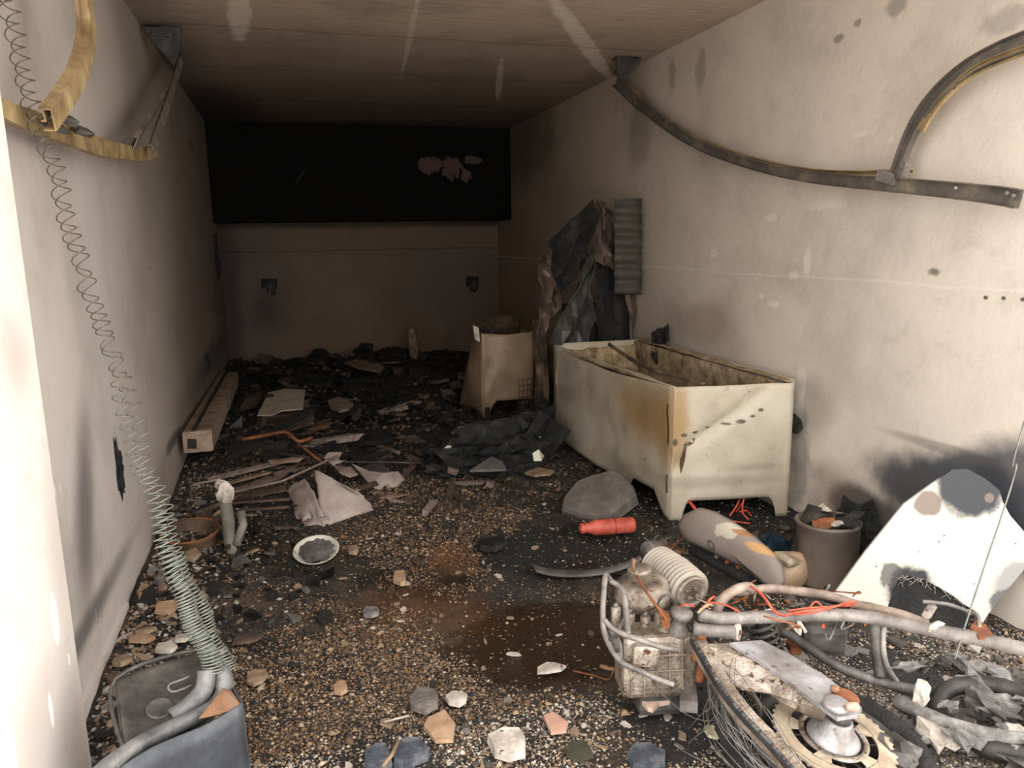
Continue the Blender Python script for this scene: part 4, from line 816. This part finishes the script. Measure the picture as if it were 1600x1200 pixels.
part('plate', G().bbox_bevel(q+V(.012, 0, 0), (.024, .13, .10), None, .006), 'soot', r); part('melted_drip', G().tube([q+V(.02, -.08, .12), q+V(.03, -.05, .03)], .012, 6, jit=.4), 'soot', r)
q = P(186, 738, x=XL); g = G()
rnd = random.Random(9)
one('wall_hole', G().blob(q+V(.0, 0, .01), .06, 3, .5, 3, 6, (.18, .8, 1.9)), 'soot', 'ragged black burnt-out socket hole in the left wall', 'hole')

# ------------------------------------------------------------------ left side objects
b0_, b1_ = P(309, 690, x=-.64), P(358, 592, x=-.66)
d = (b1_-b0_).normalized(); R_ = d.to_track_quat('Y', 'Z').to_matrix(); L = (b1_-b0_).length; m = b0_+d*L/2
r = thing('hollow_beam', V(m.x, m.y, m.z-.08), 'long beige hollow box beam lying against the foot of the left wall', 'beam')
t = .012; W2, H2 = .17, .13
for c_, s_ in (((0, 0, H2/2), (W2, L, t)), ((0, 0, -H2/2), (W2, L, t)), ((W2/2, 0, 0), (t, L, H2)), ((-W2/2, 0, 0), (t, L, H2))): part('wall_plate', G().box(m+R_ @ V(*c_), s_, R_), 'beamtan', r)
part('end_cap', G().prism([m+R_ @ V(a, -L/2-.006, b) for a, b in ((-.085, -.065), (.085, -.065), (.085, .065), (-.085, .065))], R_ @ V(0, .008, 0)), 'beamtan', r)
part('end_opening', G().prism([m+R_ @ V(a, -L/2-.009, b) for a, b in ((-.065, -.04), (-.01, -.045), (-.005, .02), (-.06, .025))], R_ @ V(0, .002, 0)), 'soot', r, 'dark square opening')
part('black_rib', G().box(m+R_ @ V(-.02, 0, H2/2+.012), (.02, L, .014), R_), 'soot', r)  # raised black strip running the length of the beam top
def flat(name, pxs, z, mat, lb, cat, th=.008, tilt=0.0, amp=0.0, group=None):
    pts = [P(a, b, z=z+tilt*(i % 2)) for i, (a, b) in enumerate(pxs)]
    return one(name, G().prism(pts, (0, 0, th)), mat, lb, cat, group)
def flat3(name, pxs, zs, mat, lb, cat, th=.008):
    pts = [P(a, b, z=z) for (a, b), z in zip(pxs, zs)]; n = (pts[1]-pts[0]).cross(pts[-1]-pts[0]).normalized(); n = n if n.z > 0 else -n
    return one(name, G().prism(pts, -n*th), mat, lb, cat)
flat3('white_board', [(402, 648), (420, 613), (446, 607), (477, 609), (473, 638), (440, 641), (424, 648)], [.22, .26, .27, .27, .23, .22, .22], 'boardpale', 'clean pale square board lying on the black debris at the back left', 'board', .012)
flat3('brown_board', [(398, 676), (402, 652), (440, 642), (492, 640), (490, 660), (450, 672)], [.13, .17, .18, .18, .14, .13], 'brownwood', 'scorched brown board in front of the pale square board', 'board', .015)
flat3('grey_board', [(341, 682), (378, 650), (379, 672), (352, 682)], [.10, .17, .12, .10], 'steel2', 'small grey board beside the hollow beam', 'board', .01)
flat3('pale_scrap', [(512, 625), (530, 620), (552, 630), (545, 638), (530, 642), (516, 636)], [.16]*6, 'tandim', 'pale crumpled scrap right of the pale square board', 'scrap', .02)
flat3('scorched_plank', [(538, 566), (560, 560), (600, 572), (594, 580), (560, 574)], [.22]*5, 'tandim', 'narrow pale plank on the heap before the back wall', 'plank', .02)
one('bent_metal_strip', G().tube(smooth_path([B3(p) for p in ((378, 687, .20), (410, 681, .22), (445, 675, .23), (458, 684, .20), (468, 690, .18), (488, 684, .18))], 4), .014, 6, jit=.2), 'rust', 'rusty bent metal strip crossing above the torn white sheets', 'metal strip')
one('bent_metal_strip', G().tube([B3(p) for p in ((466, 694, .2), (485, 708, .14), (502, 722, .10))], .011, 6, jit=.2), 'rust', 'short rusty strip running down to the torn white sheets', 'metal strip')
one('charred_bundle', G().blob(P(412, 712, z=.06), .17, 3, .4, 2.5, 2, (1.2, .8, .6)), 'soot', 'rounded black charred bundle left of the rusty bent strip', 'bundle')
one('charred_bundle', G().blob(P(345, 712, z=.05), .12, 3, .5, 2.5, 5, (1.3, .8, .5)), 'brownwood', 'brown charred lump in front of the hollow beam end', 'bundle')
slats = [((300, 742), (360, 735), 8), ((365, 772), (462, 732), 13), ((366, 777), (448, 762), 8), ((362, 786), (448, 780), 7), ((352, 756), (420, 738), 6), ((330, 748), (462, 716), 5), ((372, 797), (450, 792), 6), ((436, 708), (482, 716), 4), ((420, 722), (470, 718), 5), ((300, 757), (348, 748), 6)]
for k, ((a, b), (c_, d_), wd) in enumerate(slats):
    p0, p1 = P(a, b, z=.07+.012*k), P(c_, d_, z=.09+.012*k); dd = (p1-p0); R_ = dd.to_track_quat('Y', 'Z').to_matrix(); mm = (p0+p1)/2
    one('wooden_batten', G().box(mm, (wd*.008, dd.length, .012), R_ @ Eul(0, .25*(k % 3-1), 0), .15, k), ['tandim', 'clothdim', 'brownwood', 'brownwood'][k % 4], ['short pale batten just below the hollow beam end', 'widest pinkish batten running up to the torn sheets', 'brown batten directly under the widest pinkish batten', 'thin brown batten, second lowest of the batten stack', 'beige batten above the metal post head', 'long thin pinkish batten, topmost behind the metal post', 'lowest brown batten, ending by the torn sheet edge', 'short brown batten above the torn sheets', 'short beige batten above the left torn sheet', 'small pinkish batten left of the metal post head'][k], 'batten', 'scorched battens left of the torn sheets')
def torn(nm, pxs, zs, lb, mat='cloth', cr=.02, seed=0):
    pts = [P(a, b, z=z) for (a, b), z in zip(pxs, zs)]; bm = bmesh.new(); f = bm.faces.new([bm.verts.new(p) for p in pts])
    bmesh.ops.triangulate(bm, faces=[f]); bmesh.ops.subdivide_edges(bm, edges=bm.edges[:], cuts=4, use_grid_fill=True)
    for v in bm.verts: v.co.z += cr*mn.noise(V(v.co.x*6, v.co.y*6, seed))+cr*.4*mn.noise(V(v.co.x*18, v.co.y*18, seed))
    bm.verts.index_update(); n = len(bm.verts); vs = [v.co.copy() for v in bm.verts]; fs = [[v.index for v in q.verts] for q in bm.faces]
    bd_ = [e for e in bm.edges if len(e.link_faces) == 1]; fs2 = [[i+n for i in q[::-1]] for q in fs]+[(e.verts[0].index, e.verts[1].index, e.verts[1].index+n, e.verts[0].index+n) for e in bd_]; bm.free()
    return one(nm, G().add(vs+[v-V(0, 0, .006) for v in vs], fs+fs2, False), mat, lb, 'sheet')
def curl(cs, lb, mat='cloth', bend=.03, sd=1):
    q = [B3(c) for c in cs]
    def f(u, v):
        p = q[0].lerp(q[1], u).lerp(q[3].lerp(q[2], u), v); e = mn.noise(V(u*5, sd, 0))*.03*(1 if v > .9 else 0)
        return p+V(.012*mn.noise(V(v*7, sd, 1))+e, e, bend*math.sin(math.pi*v)+.25*bend*math.sin(math.pi*u*1.5)+.012*mn.noise(V(u*4, v*4, sd)))
    return one('torn_sheet', G().sheet(f, 16, 16, .005), mat, lb, 'sheet')
curl(((449, 766, .10), (476, 746, .22), (506, 806, .12), (466, 820, .03)), 'torn greyish-white sheet, left half of the split pair, above the white bowl', sd=1)
curl(((466, 818, .032), (506, 800, .12), (520, 816, .04), (488, 830, .02)), 'curled lower edge of torn sheet nearest the white bowl', bend=.015, sd=2)
curl(((491, 735, .27), (548, 762, .22), (585, 796, .05), (504, 826, .03)), 'torn greyish-white sheet, right half of the split pair, coming to a point', sd=3)
torn('torn_sheet', [(550, 724), (578, 736), (600, 738), (622, 736), (632, 748), (618, 762), (594, 768), (578, 756)], [.14, .12, .12, .10, .06, .04, .04, .09], 'torn greyish-white sheet lying furthest right toward the grit', cr=.006, seed=3)
torn('torn_sheet', [(506, 716), (512, 708), (535, 709), (528, 718), (536, 722), (520, 726)], [.2, .22, .2, .18, .16, .18], 'small crumpled white sheet scrap behind the split torn sheets', seed=4)
torn('torn_sheet', [(520, 726), (548, 730), (560, 740), (546, 744), (530, 738)], [.17, .15, .12, .12, .15], 'narrow pinkish torn strip between the torn sheets', 'clothdim', seed=5)
torn('torn_sheet', [(575, 768), (608, 768), (640, 772), (610, 778), (590, 780)], [.05]*5, 'flat beige torn scrap below the right-hand torn sheet', 'tandim', seed=6)
one('thin_rod', G().tube([B3(p) for p in ((352, 772, .12), (440, 752, .16), (528, 712, .22))], .008, 6, jit=.3), 'clothdim', 'long thin rod lying over the torn white sheets', 'rod')
one('thin_rod', G().tube([B3(p) for p in ((500, 722, .15), (600, 722, .10), (690, 724, .06))], .006, 6, jit=.3), 'darksteel', 'thin dark rod reaching right from the torn sheets', 'rod')
# bowl
q = P(495, 866, z=.02); r = thing('bowl', q, 'white bowl with ash inside, tipped on the dark floor below the torn sheets', 'bowl')
bx_ = V(-.05, -.30, 1).normalized(); part('dish', G().lathe([(.05, 0), (.07, .004), (.108, .036), (.116, .046), (.110, .046), (.10, .036), (.066, .012), (.0, .010)], q+V(0, 0, -.01), bx_, 36), 'bowl', r)
part('ash_fill', G().blob(q+bx_*.026, .082, 3, .25, 3, 2, (1, 1, .10), bx_.to_track_quat('Z', 'Y').to_matrix()), 'greydark', r, 'dark grey ash')
# tin, metal leg
q = P(300, 862, z=0); r = thing('metal_tub', q, 'brown scorched round tin with open rim at the left wall foot', 'tin')
part('body', G().lathe([(.12, 0), (.13, .02), (.135, .11), (.142, .115), (.142, .125), (.128, .125), (.122, .03), (.0, .03)], q+V(0, 0, .0), (.05, -.1, 1), 30), 'rustdark', r); part('rim', G().tube([q+V(.002, -.012, .122)+V(.142*math.cos(t), .142*math.sin(t), .0142*math.sin(t)) for t in [2*math.pi*k/32 for k in range(32)]], .006, 6, closed=True), 'rust', r)
r = thing('metal_post', P(362, 885, z=0), 'upright burnt metal post with a hole, left of the white bowl', 'post')
lp = [P(352, 782, y=3.98), P(357, 815, y=3.97), P(358, 845, y=3.96), P(366, 872, y=3.95), P(368, 888, y=3.94)]
part('tube', G().tube(lp, [.028, .030, .030, .028, .024], 12, jit=.15), 'legm', r)
part('head', G().blob(P(353, 772, y=3.96), .045, 2, .4, 3, 4, (.9, .8, 1.1)), 'pale', r); part('knob', G().blob(P(346, 758, y=4.0), .028, 2, .3, 3, 7), 'pale', r); part('side_bar', G().tube([P(368, 852, y=3.94), P(380, 820, y=3.98), P(376, 800, y=4.02)], .022, 8, jit=.2), 'legm', r)
part('bolt_hole', G().lathe([(.014, 0), (.014, .004)], P(357, 854, y=3.925), (.1, -1, .1), 14), 'soot', r); part('foot', G().blob(P(366, 885, y=3.94), .05, 2, .5, 3, 12, (1, .8, .5)), 'greydark', r)
for k, (pts, rr, lb) in enumerate((([(290, 742, .1), (300, 765, .08), (318, 770, .06), (340, 768, .05)], .008, 'thin black cable below the end of the hollow beam'), ([(275, 800, .14), (292, 775, .14), (290, 745, .2)], .009, 'black bent cable hugging the foot of the left wall'), ([(318, 835, .06), (330, 810, .08), (350, 795, .08)], .010, 'brown stick beside the scorched round tin'))):
    one('cable' if k < 2 else 'stick', G().tube(smooth_path([B3(p) for p in pts], 5), rr, 6, jit=.2), 'soot' if k < 2 else 'tandim', lb, 'cable' if k < 2 else 'stick')
# central black mass in front of the cream appliance
rnd = random.Random(21)
r = thing('melted_plastic_mass', P(770, 740, z=0), 'glossy black melted heap in the middle, left of the chest freezer', 'charred heap')
for k, (a, b, z, rr, sq) in enumerate(((720, 715, .10, .22, (1.3, .8, .6)), (770, 705, .12, .24, (1.2, .9, .7)), (825, 690, .14, .22, (1, .8, .9)), (700, 735, .05, .12, (1.4, .8, .5)), (800, 730, .05, .16, (1.5, .6, .5)), (845, 660, .14, .16, (1, .8, 1)))):
    part('melted_lump', G().blob(P(a, b, z=z), rr, 3, .45, 2.2, k+3, sq), 'sootgloss', r)
part('folded_flap', G().prism([P(a, b, z=.16) for a, b in ((735, 738), (770, 716), (786, 724), (792, 736))], (0, .02, .008)), 'steel2', r, 'grey folded flap')
flat3('white_flake', [(832, 708), (842, 702), (850, 712), (846, 720), (834, 720)], [.30, .32, .3, .26, .26], 'bowl', 'bright cream flake on the glossy black heap', 'flake', .01)
flat3('wooden_offcut', [(820, 738), (840, 730), (866, 735), (860, 740), (835, 742)], [.06]*5, 'tan', 'tan wood offcut at the left foot of the freezer side', 'offcut', .015)
for k, (a, b) in enumerate(((722, 668), (745, 672), (764, 666), (838, 682), (700, 700))):
    one('white_flake', G().blob(P(a, b, z=.2), .028, 1, .5, 3, k, (1.2, .8, .5)), 'pale', 'small whitish flake on the black debris before the cream appliance', 'flake', 'whitish flakes before the cream appliance')
r = thing('wire_basket', P(825, 635, z=0), 'small rusty wire basket between cream appliance and chest freezer', 'basket')
q0 = P(825, 612, z=.28)
for i in range(5): part('wire', G().tube([q0+V(-.10, -.05, -.08+.05*i), q0+V(.10, -.05, -.08+.05*i), q0+V(.10, .10, -.08+.05*i)], .004, 5), 'rustdark', r)
for i in range(6): part('wire', G().tube([q0+V(-.10+.04*i, -.05, -.1), q0+V(-.10+.04*i, -.05, .13)], .004, 5), 'rustdark', r)
part('base', G().blob(q0+V(0, .03, -.2), .12, 2, .3, 2, 3), 'soot', r)
one('pale_roll', G().lathe([(.03, 0), (.055, .05), (.06, .25), (.04, .38), (.02, .40)], P(648, 562, z=.12), (-.08, 0, 1), 14), 'tandim', 'pinkish upright roll standing on the heap before the back wall', 'roll')
one('thin_rod', G().tube([P(575, 568, z=.22), P(625, 566, z=.24)], .008, 5), 'darksteel', 'thin rod sticking out of the heap at the back wall', 'rod')

# ------------------------------------------------------------------ distinct stones and chips in the foreground
def chipat(px, py, w_, h_, z, mat, lb, nm='plaster_chip', cat='chip', th=.012, seed=0, n=7, tilt=(0, 0)):
    c_ = P(px, py, z=z); k = (c_-EYE).length/FOC; rnd = random.Random(seed+int(px)); g = G(); R_ = Eul(tilt[0], tilt[1], 0)
    hx = w_*k/2; hy = h_*k/2/max(.35, math.sin(math.radians(10.9)+math.atan((py-600)/FOC)))
    pr = [(math.cos(t)*hx*rnd.uniform(.8, 1.12), math.sin(t)*hy*rnd.uniform(.8, 1.12)) for t in sorted(2*math.pi*(i+rnd.uniform(-.25, .25))/n for i in range(n))]
    vs = [c_+R_ @ V(a, b, 0) for a, b in pr]+[c_+R_ @ V(a*.96, b*.96, th*rnd.uniform(.8, 1.1)) for a, b in pr]
    g.add(vs, [tuple(range(n))[::-1], tuple(range(n, 2*n))]+[(i, (i+1) % n, n+(i+1) % n, n+i) for i in range(n)])
    return one(nm, g, mat, lb, cat)
chipat(690, 1138, 50, 46, .015, 'salmon', 'salmon-tan flat chip in the foreground grit, the largest one', seed=3, n=6)
chipat(868, 1133, 40, 32, .015, 'pinkchip', 'pink plaster chip in the foreground, shaped like a wedge', seed=5, n=5)
chipat(662, 1097, 44, 32, .018, 'slabm', 'grey stone just behind the large salmon chip', 'stone', 'stone', .02)
chipat(714, 1094, 34, 20, .02, 'pale', 'crumpled whitish flake right of the grey stone', 'flake', 'flake', .014)
chipat(795, 1166, 62, 40, .02, 'pale', 'white speckled chunk at the bottom, left of the pink chip', 'plaster_chunk', 'chunk', .03)
chipat(640, 1182, 60, 40, .01, 'bluestone', 'blue-grey stone at the bottom edge, right one of two', 'stone', 'stone', .03)
chipat(592, 1190, 46, 30, .01, 'bluestone', 'blue-grey stone at the bottom edge, left one of two', 'stone', 'stone', .03)
chipat(860, 1046, 50, 14, .02, 'pale', 'pale elongated flake at the near edge of the brown puddle', 'flake', 'flake', .01)
chipat(1112, 1145, 22, 18, .02, 'creamchip', 'cream chip with a hole near the tyre cords', 'flake', 'flake', .01)
chipat(532, 1077, 24, 20, .015, 'salmon', 'small ochre chip in the grit left of the grey stone')
chipat(402, 1060, 30, 22, .02, 'tan', 'tan triangular chip right of the black metal box')
chipat(580, 958, 28, 16, .02, 'greychip', 'light grey flake on the grit behind the foreground chips', 'flake', 'flake')
chipat(385, 1000, 46, 14, .03, 'brownwood', 'brown curved bark-like piece behind the coil springs base', 'bark_piece', 'bark')
chipat(1010, 1188, 60, 34, .006, 'bluestone', 'dark blue glassy patch at the bottom, near the tyre cords', 'glass_slab', 'slab', .02)
chipat(905, 1175, 40, 26, .01, 'greendark', 'dark olive chip at the bottom right of the pink chip')
chipat(625, 906, 22, 20, .03, 'salmon', 'orange-tan lump by the rust stain', 'lump', 'lump', .025)
chipat(552, 862, 18, 12, .03, 'tan', 'oval tan pebble right of the white bowl', 'pebble', 'pebble', .02)
chipat(768, 852, 50, 20, .02, 'sootgloss', 'flat black slab on the grit behind the brown puddle', 'slab', 'slab', .03)
one('stick', G().tube([P(598, 1198, z=.04), P(612, 1180, z=.045), P(622, 1158, z=.04)], .006, 6, jit=.3), 'tan', 'tan splinter between the two blue-grey stones', 'stick')
one('stick', G().tube([P(600, 1128, z=.03), P(640, 1118, z=.03)], .004, 6, jit=.3), 'pale', 'pale thin splinter left of the salmon chip', 'stick')
for k, (a, b, ww, hh, an) in enumerate(((225, 988, 38, 9, .7), (218, 1000, 46, 10, 0), (260, 1015, 36, 12, .1), (252, 900, 12, 40, 0), (190, 1035, 26, 14, .6), (260, 952, 30, 20, .2), (285, 1000, 28, 14, .3), (340, 1035, 20, 10, .3), (300, 870, 26, 14, .5), (222, 925, 12, 30, .2))):
    chipat(a, b, ww, hh, .055, ['tan', 'salmon', 'pale', 'greychip'][k % 4], ['tan slat-like chip by the left wall, behind the metal box', 'long salmon chip just behind the black metal box', 'pale flat chip touching the back of the metal box', 'upright grey shard at the left wall foot', 'tan wedge chip left of the metal box', 'salmon blocky chip left of the coil springs', 'whitish chip left of the lower coil springs', 'small grey chip right of the metal box back corner', 'tan chip below the scorched round tin', 'narrow salmon shard at the left wall foot'][k], seed=k*7, th=.018, tilt=(.15*(k % 3-1), .2*(k % 2)), n=5)

# ------------------------------------------------------------------ countable small rubble
rnd = random.Random(77)
def proto(kind, seed):
    r_ = random.Random(seed); g = G()
    if kind == 'plate':
        n = r_.choice((4, 5, 5, 6)); el = r_.uniform(.35, 1); pr = [(math.cos(t)*r_.uniform(.75, 1.2), math.sin(t)*el*r_.uniform(.75, 1.2)) for t in sorted(2*math.pi*(i+r_.uniform(-.3, .3))/n for i in range(n))]
        return g.add([V(a, b, -.13) for a, b in pr]+[V(a*.93, b*.93, .13*r_.uniform(.7, 1.3)) for a, b in pr], [tuple(range(n))[::-1], tuple(range(n, 2*n))]+[(i, (i+1) % n, n+(i+1) % n, n+i) for i in range(n)])
    if kind == 'lump': return g.blob((0, 0, 0), .8, 1, .7, 2.2, seed, (1, .8, .55))
    return g.box((0, 0, 0), (2.4, .35, .22), None, .3, seed)
CN = {'tan': 'tan', 'pale': 'whitish', 'greychip': 'ash-grey', 'salmon': 'salmon', 'brownwood': 'scorched brown', 'soot': 'black', 'tandim': 'dull beige', 'sootmetal': 'sooty dark grey', 'sootgloss': 'glossy black', 'slabm': 'smoke-grey', 'steel2': 'dull grey', 'greydark': 'dark ash-coloured', 'darkrub': 'charcoal', 'clothdim': 'smoked pinkish', 'darksteel': 'dark metallic', 'rustdark': 'dark rusty'}
LM = [(P(a, b, z=0), t) for a, b, t in ((495, 860, 'white bowl'), (280, 1110, 'charred metal box'), (300, 870, 'round tin'), (360, 885, 'metal post'), (690, 1135, 'large salmon chip'), (868, 1133, 'pink chip'), (850, 1000, 'brown puddle'), (700, 870, 'orange rust stain'), (948, 825, 'red extinguisher'), (1045, 815, 'freezer near foot'), (1228, 805, 'freezer right foot'), (1015, 1100, 'motorcycle engine'), (1290, 1180, 'motorcycle sprocket'), (1318, 925, 'charred bin'), (1440, 970, 'white leaning panel'), (757, 655, 'cream appliance'), (770, 735, 'glossy black heap'), (440, 655, 'pale square board'), (520, 815, 'split torn sheets'), (320, 705, 'hollow beam end'), (357, 590, 'hollow beam far end'), (421, 575, 'left back corner'), (738, 585, 'right back corner'), (600, 600, 'middle of the rear heap'), (1210, 865, 'blue melted bundle'), (560, 1185, 'blue-grey stones'), (240, 960, 'left wall foot near the springs'), (580, 958, 'light grey flake'), (620, 760, 'right-hand torn sheet'), (870, 700, 'freezer left side'), (1560, 1120, 'ash-covered front tyre'), (1100, 1140, 'tyre cords'))]
def scatter(name, kind, mats, num, pos, size, cat, grp, tilt=.35):
    pr = {}
    for k in range(num):
        mk = mats[int(rnd.random()*len(mats))]; key = (mk, k % 4)
        x, y = pos(); s_ = rnd.uniform(*size)*(1 if rnd.random() < .85 else 1.5)
        if key not in pr: o = link(name, proto(kind, k*3+len(mk)), mk); pr[key] = o
        else: o = pr[key].copy(); COL.objects.link(o)
        o.location = (x, y, H(x, y)+s_*.22); o.scale = (s_,)*3; o.rotation_euler = (rnd.uniform(-tilt, tilt), rnd.uniform(-tilt, tilt), rnd.uniform(0, 6.28))
        q, t = min(LM, key=lambda l: (l[0].x-x)**2+(l[0].y-y)**2); hm = (size[0]+size[1])/2
        sd = 'beyond' if y > q.y+.12 else 'before' if y < q.y-.12 else ('left of' if x < q.x else 'right of')
        sh = {'plate': 'flat', 'lump': 'knobbly', 'stick': 'slender'}[kind]; sz_ = 'small' if s_ < hm else 'larger'
        tag(o, f"{sz_} {CN[mk]} {sh} {name.split('_')[-1]} {sd} the {t}", cat, {"plate": "loose flat pieces on the garage floor", "lump": "loose charred lumps on the garage floor", "stick": "scorched sticks on the garage floor"}[kind])
def lws(): return XL+.04+abs(rnd.gauss(0, .20)), 2.3+rnd.random()**1.3*2.4
def area(x0, x1, y0, y1): return lambda: (rnd.uniform(x0, x1), rnd.uniform(y0, y1))
scatter('rubble_chip', 'plate', ['tan', 'pale', 'greychip', 'tandim', 'brownwood', 'soot', 'tandim'], 125, lws, (.018, .042), 'chip', 'chips along the left wall foot')
scatter('rubble_chip', 'plate', ['pale', 'tan', 'greychip', 'pale', 'slabm', 'tandim'], 95, area(-.45, 1.35, 1.72, 2.35), (.012, .024), 'chip', 'chips in the foreground grit')
scatter('rubble_chip', 'plate', ['pale', 'greychip', 'steel2', 'slabm'], 30, area(1.35, 2.7, 1.7, 2.3), (.02, .045), 'chip', 'ashy chips around the motorcycle')
scatter('rubble_chip', 'plate', ['tan', 'tandim', 'pale', 'brownwood'], 50, area(-.1, 1.5, 2.5, 4.8), (.014, .026), 'chip', 'tan chips on the middle floor')
scatter('charred_lump', 'lump', ['soot', 'sootmetal', 'sootgloss'], 40, lws, (.02, .045), 'lump', 'charred lumps along the left wall foot')
scatter('charred_lump', 'lump', ['soot', 'sootgloss', 'sootmetal', 'greydark'], 65, area(-.6, .1, 3.1, 4.6), (.02, .05), 'lump', 'charred lumps left of the bowl')
scatter('charred_lump', 'lump', ['soot', 'sootgloss', 'sootmetal'], 30, area(1.2, 2.0, 2.8, 3.6), (.015, .035), 'lump', 'charred lumps before the freezer')
scatter('charred_lump', 'lump', ['soot', 'sootgloss', 'soot', 'brownwood'], 120, area(-.55, 1.9, 6.7, 9.9), (.06, .16), 'lump', 'charred lumps at the back')
scatter('charred_lump', 'lump', ['sootmetal', 'darksteel', 'greydark', 'soot'], 40, area(2.0, 2.68, 2.45, 3.4), (.025, .06), 'lump', 'ashy lumps by the bin')
scatter('charred_fragment', 'plate', ['brownwood', 'soot', 'darkrub', 'soot', 'rustdark', 'soot', 'soot', 'soot'], 140, area(-.45, 1.7, 5.0, 8.8), (.04, .14), 'fragment', 'scorched fragments in the rear half', .5)
scatter('charred_stick', 'stick', ['soot', 'brownwood', 'brownwood', 'clothdim'], 90, area(-.6, 1.2, 4.1, 7.2), (.04, .13), 'stick', 'scorched sticks in the debris')
# ------------------------------------------------------------------ loose grit: stuff
rs = np.random.RandomState(4)
def gau(x, y, l): return sum(k*math.exp(-((x-a)/r)**2-((y-b)/r)**2) for a, b, r, k in l)
pos_ = [(*P(a, b, z=0).xy, r, k) for a, b, r, k in ((720, 780, .75, 1.0), (620, 850, .5, .8), (660, 1045, .30, 1.2), (480, 1050, .30, 1.1), (560, 980, .25, .7), (850, 1150, .30, 1.0), (600, 1160, .4, 1.0), (1000, 1150, .3, .9), (870, 920, .16, .7), (400, 1150, .4, 1.0), (640, 745, .4, .5), (1480, 1080, .5, 1.1), (1400, 1150, .4, .8), (1250, 1040, .2, .6), (1560, 1000, .4, .8))]
neg_ = [(*P(a, b, z=0).xy, r, k) for a, b, r, k in ((1120, 770, .8, 1.5), (1390, 1035, .25, 1.2), (1150, 1120, .25, 1.0), (900, 860, .38, 1.6), (850, 1000, .30, 1.7), (930, 990, .26, 1.6), (390, 880, .35, .9), (440, 930, .3, .4))]
pts = []; cols = []; sz = []
pal = np.array([sr(c) for c in ((142, 117, 90), (114, 92, 70), (162, 142, 118), (100, 80, 62), (160, 150, 138), (104, 98, 92), (50, 42, 36), (26, 24, 23), (180, 170, 156), (112, 76, 42))])
xs = rs.uniform(XL+.02, XR-.02, 330000); ys = rs.uniform(1.45, 6.2, 330000); us_ = rs.uniform(0, 1, 330000)
for x, y, u in zip(xs, ys, us_):
    if len(pts) > 78000: break
    if x < -.62 and y < 2.24: continue
    if y > 3.2 and u > .55*(6.4-y)/3.2: continue
    d = gau(x, y, pos_)-gau(x, y, neg_)-.10+1.25*mn.noise(V(x*2.6, y*2.6, 1))+1.0*mn.noise(V(x*7, y*7, 4))
    if u*1.15 > max(.05, d+.05): continue
    pts.append((x, y, H(x, y))); 
    t = rs.rand()*(1.0 if y < 4.2 else .55); tanw = min(1, max(0, d)); grey = y < 2.25 or x > 1.45
    if t < .34+.2*(1-tanw): c_ = pal[rs.choice([6, 7, 3])]
    else: c_ = pal[rs.choice([4, 5, 2, 8, 0, 1] if grey else [0, 1, 1, 3, 3, 2, 9])]
    pr_ = gau(x, y, [(*P(700, 880, z=0).xy, .17, .9), (*P(660, 940, z=0).xy, .2, .4)])
    if rs.rand() < pr_: c_ = pal[9]*rs.uniform(.5, 1.1)
    cols.append(c_); sz.append((.0038+.0055*rs.rand()**2.5)*(1+.22*max(0, y-2.5))*(1+(rs.rand() < .02)*rs.uniform(.6, 1.6)))
for k in range(9000): # black crumbs of the rear heap and the left rubble strip
    if k < 5500: x, y = rs.uniform(XL+.05, XR-.3), rs.uniform(5.0, 9.9); z_ = rs.uniform(.012, .035)
    else: x, y = XL+.03+abs(rs.normal(0, .22)), rs.uniform(2.3, 5.2); z_ = rs.uniform(.006, .018)
    pts.append((x, y, H(x, y))); sz.append(z_); cols.append(pal[rs.choice([6, 7, 7, 7, 3] if k < 5500 else [6, 7, 3, 5, 1, 4])])
N = len(pts); pts = np.array(pts); sz = np.array(sz)
oc = np.array([(1, 0, 0), (0, 1, 0), (-1, 0, 0), (0, -1, 0), (0, 0, .8), (0, 0, -.5)], float)
F = np.array([(0, 1, 4), (1, 2, 4), (2, 3, 4), (3, 0, 4), (1, 0, 5), (2, 1, 5), (3, 2, 5), (0, 3, 5)])
an = rs.uniform(0, 6.28, N); q = oc[None]*(1+rs.uniform(-.45, .45, (N, 6, 3))); q[:, :, 1] *= rs.uniform(.5, 1.0, (N, 1))
ca_, sa_ = np.cos(an)[:, None], np.sin(an)[:, None]; X = q[:, :, 0]*ca_-q[:, :, 1]*sa_; Y = q[:, :, 0]*sa_+q[:, :, 1]*ca_
Vv = np.stack([X, Y, q[:, :, 2]*.7+.3], 2)*sz[:, None, None]+pts[:, None, :]
me = bpy.data.meshes.new('burnt_grit'); me.vertices.add(N*6); me.vertices.foreach_set('co', Vv.reshape(-1)); nf = N*8
ff_ = (F[None]+np.arange(N)[:, None, None]*6).reshape(-1); me.loops.add(nf*3); me.loops.foreach_set('vertex_index', ff_.astype('i')); me.polygons.add(nf); me.polygons.foreach_set('loop_start', np.arange(0, nf*3, 3, dtype='i'))
me.update(calc_edges=True); ca2 = me.color_attributes.new('Col', 'FLOAT_COLOR', 'POINT'); cc_ = np.ones((N, 6, 4)); cc_[:, :, :3] = np.array(cols)[:, None, :]*rs.uniform(.75, 1.2, (N, 1, 1)); ca2.data.foreach_set('color', cc_.reshape(-1))
s = NT('grit'); at = s.n('ShaderNodeAttribute'); at.attribute_name = 'Col'; me.materials.append(s.out(at.outputs['Color'], .85))
o = bpy.data.objects.new('burnt_grit', me); COL.objects.link(o); tag(o, 'fine tan and grey burnt grit strewn over the garage floor', 'grit', kind='stuff'); print('grit', N)
